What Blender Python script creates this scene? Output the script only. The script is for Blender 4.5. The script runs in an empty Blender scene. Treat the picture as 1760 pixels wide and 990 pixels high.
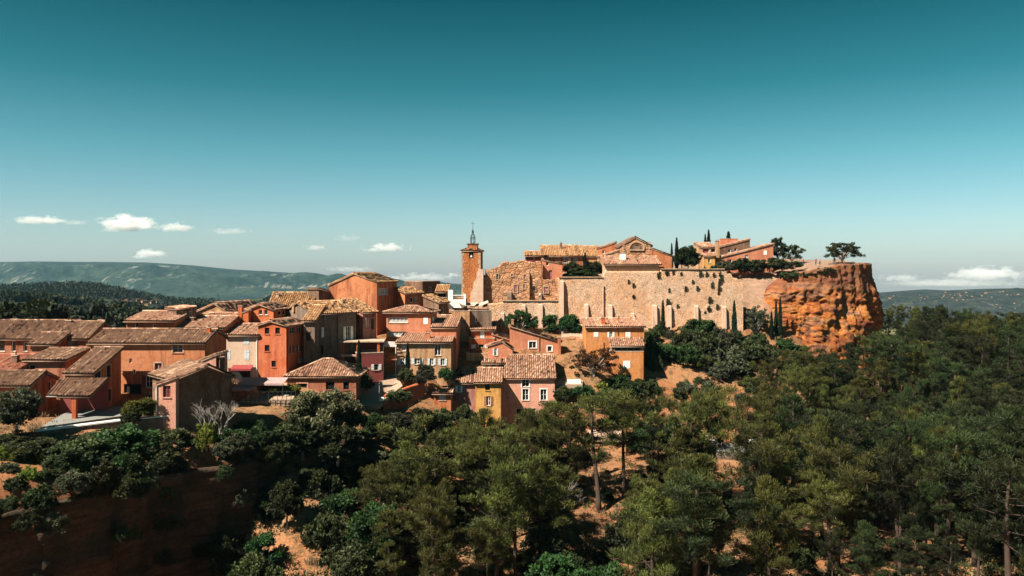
import bpy, math, random
import numpy as np
from mathutils import Vector, Matrix, noise
random.seed(7); RNG = np.random.default_rng(7)
S = bpy.context.scene
COL = S.collection
F = 1400.0; HX, HY = 880.0, 470.0        # focal length and horizon of the 1760x990 photograph

# ---------------------------------------------------------------- camera
cd = bpy.data.cameras.new('camera'); cam = bpy.data.objects.new('camera', cd); COL.objects.link(cam)
cam.location = (0, 0, 0); cam.rotation_euler = (math.pi/2, 0, 0)
cd.sensor_width = 36; cd.lens = 36*F/1760; cd.shift_y = -25/1760
cd.clip_start = 0.5; cd.clip_end = 40000
S.camera = cam

# ---------------------------------------------------------------- sun, sky, exposure
SUN_EL = math.radians(47)
sun_h = Vector((-0.80, -0.60, 0)).normalized()              # towards the sun
to_sun = Vector((sun_h.x*math.cos(SUN_EL), sun_h.y*math.cos(SUN_EL), math.sin(SUN_EL)))
sl = bpy.data.lights.new('sun', 'SUN'); sl.energy = 5.0; sl.angle = math.radians(0.5); sl.color = (1.0, 0.90, 0.76)
so = bpy.data.objects.new('sun', sl); COL.objects.link(so); so.location = (-60, -40, 120)
so.rotation_euler = to_sun.to_track_quat('Z', 'Y').to_euler()

W = bpy.data.worlds.new('World'); S.world = W; W.use_nodes = True
nt = W.node_tree; nt.nodes.clear()
wo = nt.nodes.new('ShaderNodeOutputWorld'); bg = nt.nodes.new('ShaderNodeBackground')
sky = nt.nodes.new('ShaderNodeTexSky'); sky.sky_type = 'NISHITA'; sky.sun_disc = False
sky.sun_elevation = SUN_EL; sky.sun_rotation = math.atan2(sun_h.x, sun_h.y)
sky.air_density = 1.0; sky.dust_density = 0.6; sky.ozone_density = 2.0
tc = nt.nodes.new('ShaderNodeTexCoord'); sx = nt.nodes.new('ShaderNodeSeparateXYZ')
nt.links.new(tc.outputs['Generated'], sx.inputs[0])
rp = nt.nodes.new('ShaderNodeValToRGB'); nt.links.new(sx.outputs['Z'], rp.inputs[0])
SKY = [(0.0, (0.98, 1.0, 1.12)), (0.06, (0.80, 0.98, 1.0)), (0.14, (0.42, 0.84, 0.75)), (0.22, (0.13, 0.58, 0.48)), (0.32, (0.022, 0.34, 0.275)), (1.0, (0.02, 0.22, 0.20))]
for i, (p, c) in enumerate(SKY):
    e = rp.color_ramp.elements[i] if i < 2 else rp.color_ramp.elements.new(p)
    e.position = p; e.color = (*[x*0.92 for x in c], 1)
mx = nt.nodes.new('ShaderNodeMix'); mx.data_type = 'RGBA'; mx.blend_type = 'MULTIPLY'; mx.inputs['Factor'].default_value = 1
nt.links.new(sky.outputs[0], mx.inputs['A']); nt.links.new(rp.outputs[0], mx.inputs['B'])
nt.links.new(mx.outputs['Result'], bg.inputs['Color']); bg.inputs['Strength'].default_value = 0.05
nt.links.new(bg.outputs[0], wo.inputs[0])

S.view_settings.view_transform = 'Standard'; S.view_settings.look = 'None'
S.view_settings.exposure = 1.35; S.view_settings.gamma = 1; S.view_settings.use_curve_mapping = False
S.render.engine = 'CYCLES'
cy = S.cycles; cy.use_denoising = True; cy.denoising_input_passes = 'RGB_ALBEDO_NORMAL'; cy.denoising_prefilter = 'ACCURATE'; cy.max_bounces = 5; cy.diffuse_bounces = 2; cy.glossy_bounces = 2
cy.transmission_bounces = 3; cy.volume_bounces = 5; cy.transparent_max_bounces = 6; cy.caustics_reflective = False; cy.caustics_refractive = False
cy.volume_step_rate = 2.0; cy.volume_max_steps = 96

# ---------------------------------------------------------------- helpers
def zat(py, Y): return -(py-HY)/F*Y
def xat(px, Y): return (px-HX)/F*Y
def P(px, py, Y): return Vector((xat(px, Y), Y, zat(py, Y)))

def obj(name, me, parent=None, mats=()):
    o = bpy.data.objects.new(name, me); COL.objects.link(o)
    if parent is not None: o.parent = parent
    for m in mats: me.materials.append(m)
    return o
def tag(o, label=None, cat=None, group=None, kind=None):
    if label: o['label'] = label
    if cat: o['category'] = cat
    if group: o['group'] = group
    if kind: o['kind'] = kind
    return o
def empty(name, loc=(0, 0, 0), rz=0):
    o = bpy.data.objects.new(name, None); COL.objects.link(o); o.location = loc; o.rotation_euler = (0, 0, rz)
    o.empty_display_size = 0.5
    return o

class MB:
    """collects faces of one mesh"""
    def __init__(s): s.v = []; s.f = []; s.m = []
    def add(s, vs, fs, m=0):
        n = len(s.v); s.v += [tuple(v) for v in vs]
        for f in fs: s.f.append(tuple(n+i for i in f)); s.m.append(m)
    def quad(s, a, b, c, d, m=0): s.add([a, b, c, d], [(0, 1, 2, 3)], m)
    def poly(s, pts, m=0): s.add(pts, [tuple(range(len(pts)))], m)
    def box(s, x0, x1, y0, y1, z0, z1, m=0):
        s.add([(x0, y0, z0), (x1, y0, z0), (x1, y1, z0), (x0, y1, z0), (x0, y0, z1), (x1, y0, z1), (x1, y1, z1), (x0, y1, z1)],
              [(3, 2, 1, 0), (4, 5, 6, 7), (0, 1, 5, 4), (1, 2, 6, 5), (2, 3, 7, 6), (3, 0, 4, 7)], m)
    def tube(s, pts, radii, n=6, m=0, cap=True):
        rings = []
        for i, p in enumerate(pts):
            p = Vector(p); q = Vector(pts[min(i+1, len(pts)-1)]) - Vector(pts[max(i-1, 0)])
            q = q.normalized() if q.length > 1e-9 else Vector((0, 0, 1))
            a = q.orthogonal().normalized() if abs(q.z) < 0.9 else Vector((1, 0, 0)).cross(q).normalized()
            b = q.cross(a)
            rings.append([p + (a*math.cos(2*math.pi*k/n) + b*math.sin(2*math.pi*k/n))*radii[i] for k in range(n)])
        base = len(s.v)
        for r in rings: s.v += [tuple(v) for v in r]
        for i in range(len(rings)-1):
            for k in range(n):
                s.f.append((base+i*n+k, base+i*n+(k+1) % n, base+(i+1)*n+(k+1) % n, base+(i+1)*n+k)); s.m.append(m)
        if cap:
            s.f.append(tuple(base+k for k in reversed(range(n)))); s.m.append(m)
            s.f.append(tuple(base+(len(rings)-1)*n+k for k in range(n))); s.m.append(m)
    def build(s, name, mats, parent=None, smooth=False):
        me = bpy.data.meshes.new(name); me.from_pydata(s.v, [], s.f)
        if any(s.m): me.polygons.foreach_set('material_index', s.m)
        if smooth: me.polygons.foreach_set('use_smooth', [True]*len(s.f))
        me.update()
        return obj(name, me, parent, mats if isinstance(mats, (list, tuple)) else [mats])

def np_mesh(name, V, Q, attr=None, smooth=False, midx=None):
    """mesh from arrays; Q is (n,3) or (n,4); attr is one float per vertex called 'var'"""
    me = bpy.data.meshes.new(name); V = np.asarray(V, np.float32); Q = np.asarray(Q, np.int32)
    me.vertices.add(len(V)); me.vertices.foreach_set('co', V.ravel())
    k = Q.shape[1]; me.loops.add(Q.size); me.loops.foreach_set('vertex_index', Q.ravel())
    me.polygons.add(len(Q)); me.polygons.foreach_set('loop_start', np.arange(0, Q.size, k, dtype=np.int32))
    if midx is not None: me.polygons.foreach_set('material_index', np.asarray(midx, np.int32))
    if smooth: me.polygons.foreach_set('use_smooth', np.ones(len(Q), bool))
    if attr is not None:
        a = me.attributes.new('var', 'FLOAT', 'POINT'); a.data.foreach_set('value', np.asarray(attr, np.float32))
    me.update(calc_edges=True); me.validate()
    return me
def grid_faces(nu, nv, off=0):
    i = np.arange(nu-1)[:, None]*nv + np.arange(nv-1)[None, :]
    return (np.stack([i, i+nv, i+nv+1, i+1], -1).reshape(-1, 4) + off)

# ---------------------------------------------------------------- materials
def lin(h):
    h = h.lstrip('#'); r = [int(h[i:i+2], 16)/255 for i in (0, 2, 4)]
    return tuple(c/12.92 if c <= 0.04045 else ((c+0.055)/1.055)**2.4 for c in r)
class NT:
    def __init__(s, name):
        s.mat = bpy.data.materials.new(name); s.mat.use_nodes = True; s.t = s.mat.node_tree; s.t.nodes.clear()
        s.out = s.n('OutputMaterial')
    def n(s, typ, **kw):
        nd = s.t.nodes.new('ShaderNode'+typ)
        for k, v in kw.items(): setattr(nd, k, v)
        return nd
    def l(s, a, b): s.t.links.new(a, b)
    def tex(s, typ, scale, vec=None, **kw):
        nd = s.n('Tex'+typ)
        nd.inputs['Scale'].default_value = scale
        for k, v in kw.items():
            if k in nd.inputs: nd.inputs[k].default_value = v
            else: setattr(nd, k, v)
        if vec is not None: s.l(vec, nd.inputs['Vector'])
        return nd
    def ramp(s, fac, stops):
        r = s.n('ValToRGB'); s.l(fac, r.inputs[0]); el = r.color_ramp.elements
        for i, (p, c) in enumerate(stops):
            e = el[i] if i < 2 else el.new(p)
            e.position = p; e.color = (*c, 1) if not isinstance(c, (int, float)) else (c, c, c, 1)
        return r.outputs[0]
    def mix(s, fac, a, b, mode='MIX'):
        m = s.n('Mix', data_type='RGBA', blend_type=mode)
        for v, k in ((fac, 'Factor'), (a, 'A'), (b, 'B')):
            sock = [i for i in m.inputs if i.name == k and i.enabled][0]
            if isinstance(v, (int, float)): sock.default_value = v if k == 'Factor' else (v, v, v, 1)
            elif isinstance(v, tuple): sock.default_value = (*v, 1)
            else: s.l(v, sock)
        return [o for o in m.outputs if o.enabled][0]
    def math(s, op, a, b=0.5):
        m = s.n('Math', operation=op)
        for i, v in enumerate((a, b)):
            if isinstance(v, (int, float)): m.inputs[i].default_value = v
            else: s.l(v, m.inputs[i])
        return m.outputs[0]
    def coord(s, which='Object', scale=(1, 1, 1)):
        if which == 'World': o = s.n('NewGeometry').outputs['Position']
        else: o = s.n('TexCoord').outputs[which]
        if scale != (1, 1, 1):
            mp = s.n('Mapping'); mp.inputs['Scale'].default_value = scale; s.l(o, mp.inputs[0]); o = mp.outputs[0]
        return o
    def surf(s, col, rough=0.9, bump=None, strength=0.4, dist=0.05, spec=0.2, metal=0):
        b = s.n('BsdfPrincipled'); b.inputs['Roughness'].default_value = rough
        b.inputs['Specular IOR Level'].default_value = spec; b.inputs['Metallic'].default_value = metal
        if isinstance(col, tuple): b.inputs['Base Color'].default_value = (*col, 1)
        else: s.l(col, b.inputs['Base Color'])
        if bump is not None:
            bp = s.n('Bump'); bp.inputs['Strength'].default_value = strength; bp.inputs['Distance'].default_value = dist
            s.l(bump, bp.inputs['Height']); s.l(bp.outputs[0], b.inputs['Normal'])
        s.l(b.outputs[0], s.out.inputs[0]); return s.mat

def plain(name, c, rough=0.8, metal=0, spec=0.3):
    t = NT(name); nz = t.tex('Noise', 3.0, t.coord('World'), Detail=4.0)
    return t.surf(t.mix(1.0, c, t.ramp(nz.outputs[0], [(0.3, 0.8), (0.7, 1.1)]), 'MULTIPLY'), rough, metal=metal, spec=spec)

def plaster(name, c, dirt=0.5, pale=0.25):
    c = tuple(x*0.80 for x in c)
    t = NT(name); w = t.coord('World')
    big = t.tex('Noise', 0.35, w, Detail=6.0, Roughness=0.65); mid = t.tex('Noise', 1.6, w, Detail=5.0, Roughness=0.7)
    st = t.tex('Noise', 1.0, t.coord('World', (1.1, 1.1, 0.14)), Detail=7.0, Roughness=0.68)
    fine = t.tex('Noise', 9.0, w, Detail=4.0)
    dark = tuple(x*f for x, f in zip(c, (0.55, 0.45, 0.45))); light = tuple(x*0.9+0.16*y for x, y in zip(c, (0.75, 0.56, 0.42)))
    col = t.mix(t.ramp(big.outputs[0], [(0.40, 0.0), (0.60, min(1, pale*2.2))]), c, light)
    col = t.mix(t.ramp(st.outputs[0], [(0.47, 0.0), (0.64, min(1, dirt*1.3))]), col, dark)
    col = t.mix(t.ramp(mid.outputs[0], [(0.52, 0.0), (0.66, dirt)]), col, dark)
    col = t.mix(1.0, col, t.ramp(fine.outputs[0], [(0.25, 0.72), (0.75, 1.18)]), 'MULTIPLY')
    return t.surf(col, 0.92, mid.outputs[0], 0.35, 0.06)

def stone(name, c, sx=1.5, sz=2.6, hole=0.7, var=0.5):
    """rubble masonry: cells of stone with recessed joints and put-log holes"""
    c = tuple(x*0.84 for x in c); t = NT(name); v = t.coord('World', (sx, sx, sz))
    wob = t.tex('Noise', 1.2, v, Detail=2.0); vv = t.mix(0.12, v, wob.outputs[1], 'ADD')
    ce = t.tex('Voronoi', 1.0, vv); ed = t.tex('Voronoi', 1.0, vv, feature='DISTANCE_TO_EDGE')
    big = t.tex('Noise', 0.18, t.coord('World'), Detail=6.0, Roughness=0.65); fine = t.tex('Noise', 5.0, t.coord('World'), Detail=5.0)
    warm = (c[0]*1.02, c[1]*0.74, c[2]*0.5); pale = tuple(min(1, x*1.18+0.03) for x in c); dk = tuple(x*0.55 for x in c)
    sep = t.n('SeparateColor'); t.l(ce.outputs['Color'], sep.inputs[0])
    col = t.mix(t.ramp(big.outputs[0], [(0.44, 0.0), (0.60, 0.7)]), c, warm)
    col = t.mix(t.ramp(sep.outputs[0], [(0.0, 0.0), (0.5, 0.0), (1.0, var)]), col, pale)
    col = t.mix(t.ramp(sep.outputs[1], [(0.55, 0.0), (1.0, var)]), col, dk)
    col = t.mix(t.ramp(ed.outputs['Distance'], [(0.02, 0.4), (0.09, 0.0)]), col, tuple(x*0.5 for x in c))
    pt = t.tex('Noise', 0.7, t.coord('World', (1, 1, 0.6)), Detail=7.0, Roughness=0.7); col = t.mix(t.ramp(pt.outputs[0], [(0.52, 0.0), (0.66, 0.55)]), col, tuple(x*0.5 for x in c))
    hv = t.tex('Voronoi', 0.8, t.coord('World', (1, 1, 1.25)))
    col = t.mix(t.ramp(hv.outputs['Distance'], [(0.09, hole), (0.13, 0.0)]), col, tuple(x*0.12 for x in c))
    col = t.mix(1.0, col, t.ramp(fine.outputs[0], [(0.25, 0.75), (0.75, 1.15)]), 'MULTIPLY')
    return t.surf(col, 0.95, t.ramp(ed.outputs['Distance'], [(0.0, 0.0), (0.14, 1.0)]), 0.8, 0.12)

def tilemat(name, base, light, dark):
    t = NT(name); a = t.n('Attribute', attribute_name='var'); w = t.coord('World')
    big = t.tex('Noise', 0.7, w, Detail=5.0, Roughness=0.7); fine = t.tex('Noise', 6.0, w, Detail=4.0)
    col = t.ramp(a.outputs['Fac'], [(0.0, dark), (0.22, base), (0.6, base), (0.86, light), (1.0, tuple(min(1, x*1.25) for x in light))])
    col = t.mix(t.ramp(big.outputs[0], [(0.5, 0.0), (0.72, 0.6)]), col, tuple(x*0.5 for x in base))
    col = t.mix(t.ramp(big.outputs[0], [(0.28, 0.5), (0.42, 0.0)]), col, light)
    col = t.mix(1.0, col, t.ramp(fine.outputs[0], [(0.25, 0.75), (0.75, 1.15)]), 'MULTIPLY')
    return t.surf(col, 0.9, fine.outputs[0], 0.3, 0.03)

def leafmat(name, dark, light, trans=0.25, hue=0.06):
    t = NT(name); a = t.n('Attribute', attribute_name='var'); oi = t.n('ObjectInfo')
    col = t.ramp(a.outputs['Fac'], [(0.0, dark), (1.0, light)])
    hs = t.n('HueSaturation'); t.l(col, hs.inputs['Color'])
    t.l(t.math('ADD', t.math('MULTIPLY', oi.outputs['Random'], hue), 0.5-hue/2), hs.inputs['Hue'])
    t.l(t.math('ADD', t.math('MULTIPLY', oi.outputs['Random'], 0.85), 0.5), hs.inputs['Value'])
    d = t.n('BsdfPrincipled'); d.inputs['Roughness'].default_value = 0.65; d.inputs['Specular IOR Level'].default_value = 0.25
    tr = t.n('BsdfTranslucent'); ms = t.n('MixShader'); ms.inputs[0].default_value = trans
    t.l(hs.outputs[0], d.inputs['Base Color']); t.l(hs.outputs[0], tr.inputs['Color'])
    t.l(d.outputs[0], ms.inputs[1]); t.l(tr.outputs[0], ms.inputs[2]); t.l(ms.outputs[0], t.out.inputs[0]); return t.mat

def earth():
    t = NT('ochre earth'); w = t.coord('World'); a = t.n('Attribute', attribute_name='var')
    n1 = t.tex('Noise', 0.09, w, Detail=8.0, Roughness=0.65); n2 = t.tex('Noise', 0.8, w, Detail=7.0, Roughness=0.7); n3 = t.tex('Noise', 5.0, w, Detail=5.0)
    col = t.mix(t.ramp(n1.outputs[0], [(0.42, 0.0), (0.6, 1.0)]), (0.26, 0.105, 0.045), (0.27, 0.145, 0.07))
    col = t.mix(t.ramp(n2.outputs[0], [(0.5, 0.0), (0.62, 0.8)]), col, (0.065, 0.055, 0.024))
    col = t.mix(t.ramp(n2.outputs[0], [(0.3, 0.7), (0.42, 0.0)]), col, (0.31, 0.20, 0.105))
    col = t.mix(1.0, col, t.ramp(n3.outputs[0], [(0.25, 0.65), (0.75, 1.2)]), 'MULTIPLY')
    sp = t.n('SeparateXYZ'); t.l(w, sp.inputs[0]); crest = t.ramp(t.math('MULTIPLY', t.math('ADD', sp.outputs[2], 20.0), 0.04), [(0.40, 0.0), (0.60, 0.75)])
    col = t.mix(crest, col, t.ramp(n2.outputs[0], [(0.35, (0.30, 0.20, 0.145)), (0.6, (0.21, 0.14, 0.10))]))
    fn = t.tex('Noise', 0.012, w, Detail=8.0, Roughness=0.7)
    far = t.ramp(fn.outputs[0], [(0.40, (0.022, 0.034, 0.016)), (0.58, (0.035, 0.048, 0.022)), (0.63, (0.16, 0.15, 0.07)), (0.72, (0.05, 0.06, 0.025))])
    col = t.mix(a.outputs['Fac'], col, far)
    return t.surf(col, 0.97, n2.outputs[0], 0.6, 0.3)

def cliffmat():
    t = NT('ochre cliff rock'); w = t.coord('World')
    wob = t.tex('Noise', 0.12, w, Detail=3.0)
    sc = t.mix(0.35, t.coord('World', (0.25, 0.25, 1.0)), wob.outputs[1], 'ADD')
    st = t.tex('Noise', 0.55, sc, Detail=7.0, Roughness=0.65); n2 = t.tex('Noise', 0.33, w, Detail=8.0, Roughness=0.68); n3 = t.tex('Noise', 2.4, w, Detail=6.0, Roughness=0.7)
    vs = t.tex('Noise', 0.8, t.coord('World', (1.6, 1.6, 0.12)), Detail=5.0)
    col = t.ramp(st.outputs[0], [(0.28, (0.10, 0.035, 0.02)), (0.42, (0.32, 0.085, 0.024)), (0.50, (0.44, 0.15, 0.03)), (0.58, (0.36, 0.18, 0.09)), (0.66, (0.22, 0.08, 0.045)), (0.78, (0.33, 0.15, 0.09))])
    col = t.mix(t.ramp(n2.outputs[0], [(0.50, 0.0), (0.66, 0.9)]), col, (0.10, 0.038, 0.024))
    col = t.mix(t.ramp(n2.outputs[0], [(0.28, 0.7), (0.45, 0.0)]), col, (0.46, 0.19, 0.045))
    col = t.mix(t.ramp(vs.outputs[0], [(0.55, 0.0), (0.75, 0.5)]), col, (0.20, 0.08, 0.045))
    sp = t.n('SeparateXYZ'); t.l(w, sp.inputs[0]); hgt = t.math('ADD', sp.outputs[2], t.math('MULTIPLY', n2.outputs[0], 9.0))
    col = t.mix(t.math('MULTIPLY', t.ramp(t.math('MULTIPLY', t.math('ADD', hgt, 8.0), 0.06), [(0.30, 0.0), (0.62, 1.0)]), t.ramp(n3.outputs[0], [(0.35, 0.1), (0.6, 0.85)])), col, (0.13, 0.062, 0.048))
    col = t.mix(1.0, col, t.ramp(n3.outputs[0], [(0.25, 0.5), (0.75, 1.25)]), 'MULTIPLY')
    return t.surf(col, 0.95, n3.outputs[0], 0.9, 0.35)

def ravinemat():  # streaked ochre cliff earth, its shade painted into the colour as dark brown
    t = NT('ravine soil with painted shade'); w = t.coord('World'); mp = t.n('Mapping'); mp.inputs['Rotation'].default_value = (0.5, 0.35, 0.3); mp.inputs['Scale'].default_value = (0.25, 0.25, 2.2); t.l(w, mp.inputs[0])
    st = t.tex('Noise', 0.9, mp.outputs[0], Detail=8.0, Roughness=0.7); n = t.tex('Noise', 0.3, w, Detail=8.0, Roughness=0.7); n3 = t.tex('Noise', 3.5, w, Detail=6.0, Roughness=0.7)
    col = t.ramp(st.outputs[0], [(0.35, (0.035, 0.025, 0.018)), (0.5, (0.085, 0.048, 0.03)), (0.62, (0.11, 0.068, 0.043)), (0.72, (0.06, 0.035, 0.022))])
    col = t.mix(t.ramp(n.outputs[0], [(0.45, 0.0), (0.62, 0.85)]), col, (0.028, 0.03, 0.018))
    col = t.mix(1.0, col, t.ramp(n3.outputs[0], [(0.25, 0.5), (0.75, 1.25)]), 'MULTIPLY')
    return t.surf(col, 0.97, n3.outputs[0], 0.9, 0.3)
M = {}
M['orange'] = plaster('orange plaster', (0.53, 0.19, 0.08), 0.7); M['bright'] = plaster('bright orange plaster', (0.58, 0.145, 0.045), 0.35)
M['ochre'] = plaster('ochre plaster', (0.60, 0.235, 0.07), 0.5); M['red'] = plaster('red ochre plaster', (0.50, 0.115, 0.04), 0.4); M['rust'] = plaster('rust plaster', (0.36, 0.125, 0.065), 0.75)
M['salmon'] = plaster('salmon plaster', (0.56, 0.20, 0.105), 0.35); M['pink'] = plaster('pink plaster', (0.66, 0.32, 0.225), 0.4)
M['mauve'] = plaster('mauve plaster', (0.42, 0.19, 0.15), 0.6); M['yellow'] = plaster('yellow ochre plaster', (0.64, 0.33, 0.085), 0.6)
M['cream'] = plaster('cream plaster', (0.66, 0.48, 0.36), 0.25); M['tan'] = plaster('tan plaster', (0.52, 0.30, 0.155), 0.85)
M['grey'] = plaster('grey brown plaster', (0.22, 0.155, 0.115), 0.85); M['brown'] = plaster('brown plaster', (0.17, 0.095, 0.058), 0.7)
M['plum'] = plaster('plum plaster', (0.36, 0.15, 0.12), 0.7); M['pale'] = plaster('pale buttress render', (0.66, 0.46, 0.34), 0.35)
M['stone'] = stone('rampart rubble stone', (0.76, 0.51, 0.35), 2.3, 3.9); M['ruin'] = stone('red rubble stone', (0.50, 0.27, 0.15), 1.1, 1.7, 0.6, 0.8)
M['towerstone'] = stone('tower ochre stone', (0.46, 0.17, 0.06), 2.0, 3.6, 0.2, 0.4); M['quoin'] = plaster('quoin stone', (0.50, 0.34, 0.22), 0.5)
M['tile'] = tilemat('aged roof tile', (0.165, 0.088, 0.055), (0.29, 0.19, 0.125), (0.04, 0.022, 0.017))
M['tilewarm'] = tilemat('sunbleached roof tile', (0.30, 0.155, 0.098), (0.42, 0.285, 0.20), (0.075, 0.038, 0.025))
M['tilegold'] = tilemat('golden roof tile', (0.33, 0.17, 0.078), (0.43, 0.275, 0.15), (0.09, 0.045, 0.023))
M['tilered'] = tilemat('red roof tile', (0.28, 0.10, 0.06), (0.36, 0.18, 0.12), (0.11, 0.04, 0.026))
M['eave'] = plaster('eave boards and mortar', (0.27, 0.17, 0.115), 0.6)
M['mortar'] = plaster('pale mortar', (0.56, 0.42, 0.31), 0.5)
M['white'] = plain('white paint', (0.76, 0.73, 0.68)); M['blue'] = plain('pale blue grey paint', (0.50, 0.56, 0.57)); M['greyp'] = plain('grey paint', (0.36, 0.37, 0.36))
M['purple'] = plain('purple paint', (0.22, 0.095, 0.115)); M['wine'] = plain('wine red paint', (0.20, 0.045, 0.04)); M['wood'] = plain('dark wood', (0.10, 0.06, 0.04))
M['glass'] = plain('dark window glass', (0.012, 0.014, 0.015), 0.12, spec=0.5); M['dark'] = plain('dark opening', (0.016, 0.013, 0.012), 0.9)
M['curtain'] = plain('curtained glass', (0.33, 0.35, 0.35), 0.3); M['iron'] = plain('dark iron', (0.035, 0.05, 0.052), 0.55, 0.5); M['metal'] = plain('zinc', (0.42, 0.40, 0.37), 0.5, 0.4)
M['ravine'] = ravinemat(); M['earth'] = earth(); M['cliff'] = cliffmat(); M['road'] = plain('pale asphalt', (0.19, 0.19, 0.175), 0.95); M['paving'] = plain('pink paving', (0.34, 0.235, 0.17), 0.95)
M['cloth'] = plain('beige cloth', (0.42, 0.34, 0.28), 0.9); M['awn'] = plain('mauve awning cloth', (0.36, 0.25, 0.24), 0.9); M['redawn'] = plain('red awning cloth', (0.24, 0.04, 0.04), 0.9)
M['bark'] = plain('pine bark', (0.055, 0.036, 0.027), 0.95); M['greybark'] = plain('grey bark', (0.30, 0.27, 0.24), 0.95); M['paleroof'] = plain('pale grey roofing', (0.48, 0.45, 0.42), 0.8)
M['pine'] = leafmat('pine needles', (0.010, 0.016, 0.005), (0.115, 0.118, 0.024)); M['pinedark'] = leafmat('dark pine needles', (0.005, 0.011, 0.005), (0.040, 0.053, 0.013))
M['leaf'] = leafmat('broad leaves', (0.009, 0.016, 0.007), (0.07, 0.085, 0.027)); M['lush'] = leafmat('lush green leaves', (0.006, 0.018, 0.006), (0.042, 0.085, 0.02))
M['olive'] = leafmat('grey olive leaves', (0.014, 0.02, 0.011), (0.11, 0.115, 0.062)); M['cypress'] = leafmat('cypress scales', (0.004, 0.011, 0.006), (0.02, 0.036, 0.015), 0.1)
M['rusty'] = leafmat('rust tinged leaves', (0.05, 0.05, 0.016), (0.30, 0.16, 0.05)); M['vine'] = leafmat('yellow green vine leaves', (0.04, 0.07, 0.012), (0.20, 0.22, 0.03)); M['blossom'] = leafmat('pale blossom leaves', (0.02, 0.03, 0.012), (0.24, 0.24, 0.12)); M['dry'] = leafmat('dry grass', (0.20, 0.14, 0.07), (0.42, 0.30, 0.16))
# ---------------------------------------------------------------- terrain
class TPS:
    def __init__(s, pts, lam=2.0):
        p = np.array(pts, float); s.c = p[:, :2]; n = len(p)
        K = s.U(np.linalg.norm(s.c[:, None]-s.c[None], axis=-1)) + lam*np.eye(n)
        Q = np.hstack([np.ones((n, 1)), s.c]); A = np.zeros((n+3, n+3)); A[:n, :n] = K; A[:n, n:] = Q; A[n:, :n] = Q.T
        s.w = np.linalg.solve(A, np.concatenate([p[:, 2], np.zeros(3)]))
    def U(s, r): return np.where(r > 1e-9, r*r*np.log(np.maximum(r, 1e-9)), 0)
    def __call__(s, X, Y):
        sh = np.shape(X); q = np.stack([np.ravel(X), np.ravel(Y)], -1).astype(float); out = np.empty(len(q))
        for i in range(0, len(q), 20000):
            r = np.linalg.norm(q[i:i+20000, None]-s.c[None], axis=-1)
            out[i:i+20000] = s.U(r)@s.w[:-3] + s.w[-3] + q[i:i+20000]@s.w[-2:]
        return out.reshape(sh)
def cp(*a): return [(xat(p, Y), Y, zat(y, Y)) for p, y, Y in a]
village = cp((450,694,110),(420,660,120),(480,662,119),(550,668,117),(640,692,121),(665,652,129),(620,668,124),(730,646,131),(760,700,127),(700,730,121),
  (838,735,131),(905,742,132),(985,664,136),(1078,655,141),(800,590,147),(690,570,149),(620,568,150),(560,560,150),(500,560,150),(940,566,156),(880,566,156),(1010,570,156),
  (820,510,172),(700,520,175),(600,520,178),(450,560,160),(350,580,145),(220,600,130),(60,610,125),(870,620,140))
hillpts = cp((-60,742,86),(0,744,87),(60,742,88),(150,724,92),(210,722,94),(300,720,95),(228,684,104),(130,716,95),(0,690,95),(380,725,100),(60,640,112),(350,640,115),
  (0,893,70),(150,850,76),(300,820,84),(400,800,90),(500,768,99),(60,805,79),(200,795,84),(330,785,90),(-150,860,70),(440,750,102),(470,730,104)) + [(-60, 40, -24), (-90, 60, -20), (-120, 100, -16), (-110, 140, -15)]
valley = cp((520,800,100),(560,832,102),(650,785,111),(480,935,87),(600,1000,84),(900,995,88),(1030,880,104),(1200,930,101),(1300,965,94),(1600,1000,89),(1760,1000,88),
  (760,800,110),(900,840,108),(1040,750,130),(1230,772,131),(1230,815,121),(1120,800,116),(1330,780,131),(1450,790,132),(1600,770,136),(1760,760,138),
  (1150,642,146),(1170,605,151),(1120,574,161),(1240,576,161),(1300,592,160),(1335,650,151),(1420,618,168),(1490,605,173),(1450,680,150),(1250,680,142),
  (1270,525,169),(1300,528,169),(1325,530,168),(1266,473,177),(1290,467,182),(1318,464,182),(1250,463,186),(1290,460,189),(1320,459,189),(1325,480,176),(1285,497,173.5),(1312,505,171.5),(1262,500,171),(1560,585,190),(1700,590,195),(1650,640,165),(1760,620,180)) + [
  (-34, 84, -38), (-26, 70, -41), (-30, 55, -43), (0, 60, -40), (30, 60, -38), (60, 60, -37), (100, 70, -36), (130, 110, -32), (140, 160, -28), (140, 220, -26), (90, 225, -24), (-20, 40, -44), (40, 30, -42), (90, 40, -40)]
backs = [(-110, 190, -22), (-60, 200, -20), (-20, 205, -22), (20, 215, -22), (60, 220, -22), (-130, 240, -24), (-70, 250, -24), (0, 255, -26), (70, 255, -26), (130, 255, -28)]
tps_main = TPS(village+valley+backs); tps_left = TPS(village+hillpts+backs)
CL = [(-75, 30), (-60, 45)] + [(xat(p, Y), Y) for p, y, Y in ((0,893,70),(150,850,76),(300,820,84),(400,800,90),(500,768,99))] + [(-27, 106), (-34, 118), (-60, 135), (-90, 170), (-120, 230)]
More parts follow.
